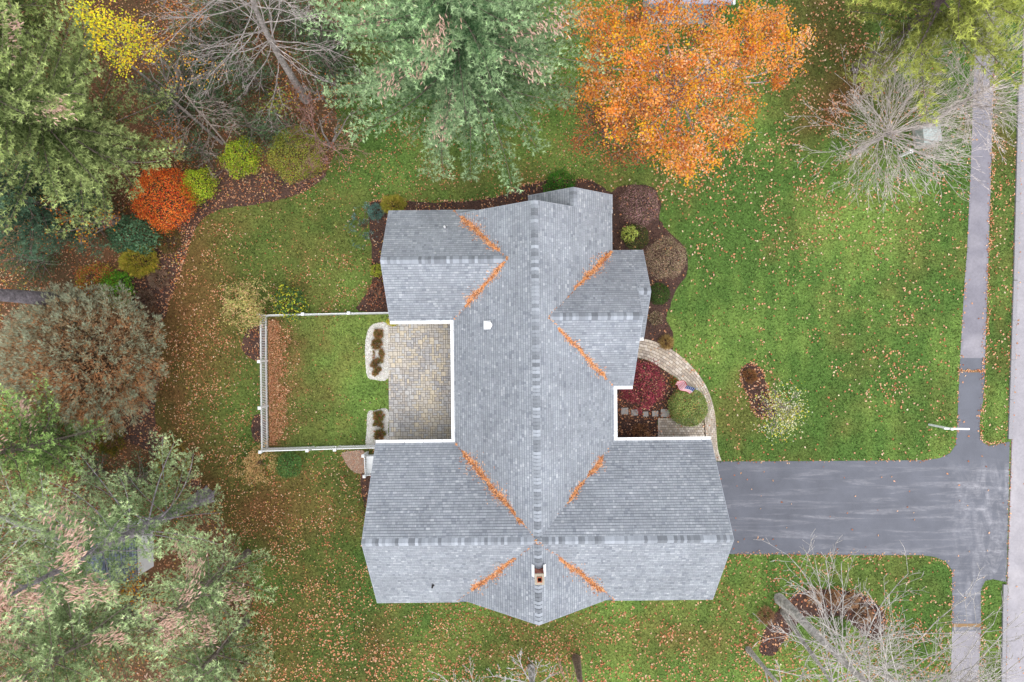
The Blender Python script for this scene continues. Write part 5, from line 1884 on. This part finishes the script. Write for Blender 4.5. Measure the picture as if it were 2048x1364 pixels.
clump_tree("orange_maple", "large maple in bright orange leaf north of the front lawn", (mb.x, mb.y), 2.6, oc_, ORG, ORW, dens=270, leaf=.105, trunk=.24, bark=A(190, 182, 186), sub=11, seed=5)
mb = P(1205, 262)
clump_tree("red_maple", "smaller darker rust red tree between the big pine and orange maple", (mb.x, mb.y), 1.5, [(1175, 245, 4, 34), (1200, 215, 4.5, 34), (1225, 270, 4, 36), (1240, 300, 3.6, 28), (1150, 205, 4.2, 24), (1195, 290, 3.2, 26), (1265, 290, 3.5, 24), (1160, 270, 3.5, 22), (1215, 240, 4.2, 30), (1250, 260, 4.2, 30), (1225, 315, 3, 18), (1280, 320, 3, 18), (1140, 180, 4.4, 20)],
           [A(190, 110, 72, 1), A(206, 130, 80, 1), A(164, 90, 66, 1), A(120, 92, 62), A(214, 150, 80, 1)], None, dens=150, leaf=.10, trunk=.08, sub=9)
yb_ = P(446, 288)
clump_tree("yellow_maple", "slender leaning tree with lemon yellow leaves at the upper left", (yb_.x, yb_.y), 5.0, [(180, 45, 9, 26), (205, 60, 9, 26), (232, 45, 9.5, 24), (228, 85, 9, 26), (262, 88, 8.5, 22), (255, 60, 9, 22), (212, 20, 9.5, 18), (195, 90, 8.5, 18), (285, 75, 8, 20), (300, 95, 8, 18), (160, 20, 9, 16), (250, 120, 8, 16)],
           [A(222, 206, 50, 1.15), A(196, 196, 56, 1.1), A(232, 190, 60, 1.1)], None, dens=150, leaf=.095, trunk=.07, sub=9, lean_to=(-3.6, 3.4))
clump_tree("amber_tree", "thin tree with scattered amber leaves beside the yellow maple", (yb_.x - 1, yb_.y + 1.5), 3.0, [(290, 55, 7.5, 24), (310, 85, 7, 24), (325, 115, 6.5, 24), (300, 120, 6.5, 22), (350, 140, 6, 26), (375, 110, 6, 24), (400, 150, 5.5, 26), (335, 165, 5, 22), (430, 130, 5, 22), (360, 60, 6, 20), (270, 110, 7, 16)],
           [A(226, 176, 64, 1.1), A(214, 150, 60, 1.1), A(196, 120, 60)], None, dens=34, leaf=.085, trunk=.05, sub=9)
for (nm, lb, cl_, cs, dn) in (("orange_sapling", "orange leaved sapling at the top edge left of the bare grey tree", [(360, 30, 3, 26), (385, 50, 3, 26), (398, 20, 3, 20), (345, 10, 3, 22), (370, 70, 2.6, 20)], [A(206, 130, 66, 1), A(180, 104, 60), A(220, 150, 80)], 60),
                          ("orange_sapling", "orange gold sapling inside the dark thicket at the left", [(85, 415, 5, 26), (120, 440, 4.6, 28), (150, 455, 4.4, 24), (190, 440, 4.2, 22), (215, 430, 4, 16), (100, 465, 4.2, 22), (160, 490, 3.5, 22), (60, 440, 4.5, 20)], [A(214, 150, 60, 1), A(200, 124, 56), A(180, 104, 60), A(190, 170, 66)], 55),
                          ("orange_sapling", "rust brown sapling between the pine and the lime shrubs", [(320, 270, 3.4, 26), (350, 250, 3.2, 26), (338, 300, 3, 24), (310, 235, 3.4, 20), (365, 285, 3, 20)], [A(190, 110, 64), A(160, 90, 56), A(200, 140, 66)], 50),
                          ("orange_sapling", "small amber sapling at the foot of the bare grey tree", [(585, 165, 2.2, 20), (600, 190, 2, 18), (640, 190, 2.2, 22), (575, 205, 2, 18), (670, 165, 2.2, 20)], [A(216, 136, 62), A(206, 160, 80), A(190, 112, 60)], 34),
                          ("gold_sapling", "golden leaved sapling just below the shed", [(272, 1152, 3, 14), (262, 1172, 3, 14), (255, 1198, 3, 15), (280, 1215, 2.6, 14), (240, 1185, 2.6, 12)], [A(228, 166, 40, 1.1), A(206, 140, 40, 1)], 70),
                          ("orange_sapling", "dull orange sapling above the shed's gravel pad", [(130, 980, 2.5, 22), (110, 1010, 2.5, 20), (150, 1000, 2.2, 18), (135, 1045, 2, 22)], [A(206, 140, 50), A(160, 96, 50), A(150, 130, 50)], 30),
                          ("olive_sapling", "olive green sapling under the bare grey tree, near the olive dome", [(545, 195, 3, 22), (535, 215, 2.8, 20), (560, 215, 2.8, 16)], [A(150, 156, 66, 1), A(120, 132, 60)], 70),
                          ("red_thicket", "red brown thicket behind the domed olive shrub", [(640, 240, 2, 34), (600, 250, 2, 28), (680, 250, 2, 30), (660, 290, 1.6, 28), (705, 220, 2, 26), (560, 240, 1.8, 20)], [A(150, 96, 84), A(176, 112, 84), A(130, 84, 74)], 16)):
    px, py, z, _ = cl_[len(cl_) // 2]
    b_ = P(px, py, z * .6)
    clump_tree(nm, lb, (b_.x, b_.y), .8, cl_, cs, None, dens=dn, leaf=.10, trunk=.04, sub=9)
ib = P(1532, 818)
clump_tree("cherry_tree", "small tree with pale and yellow leaves beside the island bed", (ib.x, ib.y), 1.0, [(1555, 800, 2.2, 13), (1575, 815, 2.4, 15), (1590, 830, 2.4, 13), (1560, 835, 2.2, 14), (1580, 845, 2.4, 13), (1545, 825, 2, 12), (1560, 860, 2, 12), (1540, 855, 2, 9), (1548, 780, 2, 10), (1528, 800, 2, 8), (1590, 785, 2.4, 6), (1600, 825, 2.4, 8)],
           [A(214, 214, 156, 1), A(206, 200, 70, 1), A(226, 222, 196, 1), A(160, 160, 66, 1)], [.34, .26, .2, .2], dens=80, leaf=.085, trunk=.04, sub=26, bark=A(150, 138, 134))


# ------------------------------------------------------------------ bare trees
def grow(p, d, L, r, lev, par, segs):
    n = max(3, int(L / par['step']))
    pts = []
    for i in range(n):
        f = i / n
        d = (d + Vector((random.gauss(0, 1), random.gauss(0, 1), random.gauss(0, 1))) * par['wob'] + Vector((0, 0, par['up'] * (1 if lev < 3 else .5)))).normalized()
        q = p + d * (L / n)
        r1 = max(r * (1 - .8 / n), .004)
        segs.append([*p, *q, r, r1])
        r = r1
        p = q
        if lev < par['lev'] and f > .12:
            ch = par['ch'][lev] / n
            c = int(ch) + (1 if random.random() < ch - int(ch) else 0)
            for _ in range(c):
                ax = Vector((random.gauss(0, 1), random.gauss(0, 1), random.gauss(0, .6)))
                ax = (ax - d * ax.dot(d)).normalized()
                a = par['ang'] * random.uniform(.6, 1.3)
                cd = (d * math.cos(a) + ax * math.sin(a)).normalized()
                grow(p.copy(), cd, L * par['ratio'] * random.uniform(.55, 1.1) * (1.15 - .5 * f), max(r * .55, .0045), lev + 1, par, segs)


def bare_tree(name, label, base, trunk_pts, tr, limbs, par, color, minr=.0065, twigmin=None, sides=8, cat="tree"):
    """trunk_pts: list of (x,y,z) relative; limbs: (trunk fraction, azimuth, elevation, length, radius)"""
    root = empty(name, label, cat, (base[0], base[1], 0))
    tp = [Vector(t) for t in trunk_pts]
    V, Q = pipe(tp, [tr * (1 - .72 * i / (len(tp) - 1)) * (1.25 if i == 0 else 1) for i in range(len(tp))], sides)
    obj("trunk", amesh("trunk", V, Q, np.tile(color, (len(V), 1)), M_BARK, True), root)
    segs = []
    for f, az, el, L, r in limbs:
        x = f * (len(tp) - 1); i = min(int(x), len(tp) - 2)
        p = tp[i].lerp(tp[i + 1], x - i)
        d = Vector((math.cos(az) * math.cos(el), math.sin(az) * math.cos(el), math.sin(el)))
        grow(p, d, L, r, 0, par, segs)
    segs = np.array(segs)
    segs[:, 6:8] = np.maximum(segs[:, 6:8], minr)
    V, Q = tubes(segs, 3)
    C = np.tile(color, (len(V), 1)) * rng.uniform(.8, 1.2, (len(V), 1))
    stuff(obj("branches", amesh("branches", V, Q, C, M_BARK), root))
    return root


GB = A(190, 180, 176, 1.0)
par = dict(step=.34, wob=.075, up=.03, lev=2, ch=[10, 6, 3], ang=.48, ratio=.46)
b = P(1706, 306)
lm = []
for i in range(64):
    lm.append((random.uniform(.6, 1), i * 2.399 + random.uniform(-.2, .2), random.uniform(.05, 1.0), random.uniform(3.0, 4.8), .022))
bare_tree("bare_tree", "leafless grey tree with a wide fan of twigs on the front lawn", (b.x, b.y), [(0, 0, 0), (.1, .05, 1.2), (.15, .1, 2.6), (.25, .15, 3.4)], .12, lm, par, GB)
b = P(1835, 262)
lm = []
for i in range(46):
    lm.append((random.uniform(.4, 1), i * 2.399 + random.uniform(-.2, .2), random.uniform(.1, 1.1), random.uniform(2.4, 4.2), .024))
bare_tree("bare_tree", "leafless grey tree reaching over the north sidewalk", (b.x, b.y), [(0, 0, 0), (.1, .1, 1.5), (.0, .25, 3.0), (.1, .3, 4.5), (.2, .4, 5.6)], .13, lm, par, GB)
b = P(1760, 160)
bare_tree("bare_tree", "thin leafless tree tangled below the yellow green pine", (b.x, b.y), [(0, 0, 0), (.1, .1, 1.5), (.2, .25, 3.0)], .08,
          [(random.uniform(.4, 1), i * 2.4, random.uniform(.1, .8), random.uniform(1.6, 2.8), .022) for i in range(10)], par, GB)
# big grey bare tree, top left of centre
b = P(612, 200)
tpx = [(612, 200, 0), (585, 155, 2.6), (560, 115, 5.0), (536, 72, 7.0), (512, 20, 9.0), (495, -30, 11), (480, -90, 13)]
tp = [tuple(P(a, c_2, z) - Vector((b.x, b.y, 0))) for a, c_2, z in tpx]
lm = []
for i in range(34):
    f = random.uniform(.34, .95)
    lm.append((f, random.uniform(0, 6.28), random.uniform(-.15, .55), random.uniform(2.4, 4.4), .030))
par2 = dict(step=.38, wob=.11, up=.005, lev=2, ch=[10, 7, 3], ang=.62, ratio=.42)
bare_tree("dead_tree", "large leafless grey tree leaning over the top left woods", (b.x, b.y), tp, .20, lm, par2, A(170, 160, 156))
b = P(470, 312)
tpx = [(470, 312, 0), (440, 272, 2.2), (400, 225, 4.4), (360, 180, 6)]
tp = [tuple(P(a, c_2, z) - Vector((b.x, b.y, 0))) for a, c_2, z in tpx]
bare_tree("dead_tree", "thin leafless tree between the lime shrub and the yellow maple", (b.x, b.y), tp, .06, [(random.uniform(.2, .95), random.uniform(0, 6.28), random.uniform(-.3, .4), random.uniform(.9, 1.8), .018) for i in range(22)], par2, A(150, 136, 128))
b = P(655, 320)
bare_tree("dead_tree", "reddish leafless thicket tree beside the big pine's left edge", (b.x, b.y), [(0, 0, 0), (-.1, .5, 1.2), (-.1, .9, 2.2)], .05, [(random.uniform(.2, .95), random.uniform(0, 6.28), random.uniform(0, .7), random.uniform(1.2, 2.4), .018) for i in range(18)], par2, A(166, 128, 120))
# south east group of leaning grey trees
par3 = dict(step=.42, wob=.065, up=.02, lev=2, ch=[12, 5, 2], ang=.6, ratio=.34)
GW_ = A(178, 172, 167, 1.0)


def leaning(name, label, pts, tr, nl_, Lr, color, seedv, f0=.45, minr=.009, az0=None):
    random.seed(seedv)
    b = P(*pts[0])
    tp = [tuple(P(a, c_2, z) - Vector((b.x, b.y, 0))) for a, c_2, z in pts]
    lm = []
    for i in range(nl_):
        if az0 is not None and i % 5 < 3:
            lm.append((random.uniform(f0 + .1, .98), az0 + random.uniform(-.95, .95), random.uniform(.1, .6), Lr[1] * random.uniform(.6, .95), .036))
        else:
            lm.append((random.uniform(f0, .98), i * 2.4 + random.uniform(-.3, .3), random.uniform(.25, 1.0), random.uniform(*Lr), .036))
    bare_tree(name, label, (b.x, b.y), tp, tr, lm, par3, color, minr)


leaning("bare_tree", "thick mottled grey trunk leaning to the bottom right, upper one", [(1558, 1196, 0), (1604, 1240, 3), (1668, 1304, 6), (1755, 1388, 9), (1860, 1490, 12)], .25, 34, (3.0, 6.4), GW_, 41, .42, .008, 1.45)
leaning("bare_tree", "thinner grey trunk rising from the south bed, crossing under the thick one", [(1566, 1222, 0), (1600, 1275, 3), (1640, 1330, 6), (1690, 1410, 9)], .15, 16, (2.2, 4.8), GW_, 42, .4, .009, 1.6)
leaning("bare_tree", "grey leaning trunk at the bottom edge left of the thick pair", [(1496, 1298, 0), (1520, 1325, 2.5), (1560, 1372, 5), (1610, 1440, 8)], .14, 8, (1.8, 3.2), GW_, 43, .4)
b = P(1772, 1352)
random.seed(44)
lm = []
for i in range(6):
    lm.append((random.uniform(.5, 1), 1.57 + random.uniform(-1.15, .75), random.uniform(.55, 1.0), random.uniform(4.6, 7.6), .042))
for i in range(12):
    lm.append((random.uniform(.5, 1), random.uniform(0, 6.28), random.uniform(.4, 1.1), random.uniform(2.6, 4.6), .03))
bare_tree("bare_tree", "leafless pale many stemmed tree by the south sidewalk with long upright stems", (b.x, b.y), [(0, 0, 0), (.05, .05, .7), (.1, .1, 1.5), (.15, .15, 2.2)], .16, lm, dict(step=.42, wob=.05, up=.015, lev=2, ch=[13, 5, 2], ang=.62, ratio=.3), A(186, 180, 176, 1), .008)
leaning("bare_tree", "leafless pale tree in the bottom right corner over the sidewalk", [(1850, 1372, 0), (1866, 1392, 2), (1890, 1420, 4.5)], .12, 14, (2.2, 4.0), A(186, 180, 176, 1), 50, .3)
leaning("bare_tree", "leafless pale tree at the bottom edge below the chimney", [(1062, 1335, 0), (1064, 1362, 3), (1066, 1400, 6), (1050, 1440, 8)], .18, 16, (2.0, 3.6), A(206, 200, 200), 45, .35)
leaning("bare_tree", "brown trunk at the bottom edge right of the pale bottom tree", [(1152, 1316, 0), (1158, 1350, 3), (1166, 1400, 6), (1170, 1450, 8)], .2, 8, (1.8, 3.0), A(150, 128, 116), 46, .45)
leaning("bare_tree", "leafless tree whose twigs fan up at the bottom edge left of centre", [(985, 1395, 0), (975, 1420, 3), (965, 1445, 5)], .14, 30, (2.6, 4.4), A(206, 196, 190), 47, .3)
leaning("stump_tree", "brown trunk at the bottom edge among thick fallen leaves", [(490, 1324, 0), (470, 1352, 2.5), (440, 1400, 5)], .2, 3, (1, 2), A(130, 108, 96), 48, .6)
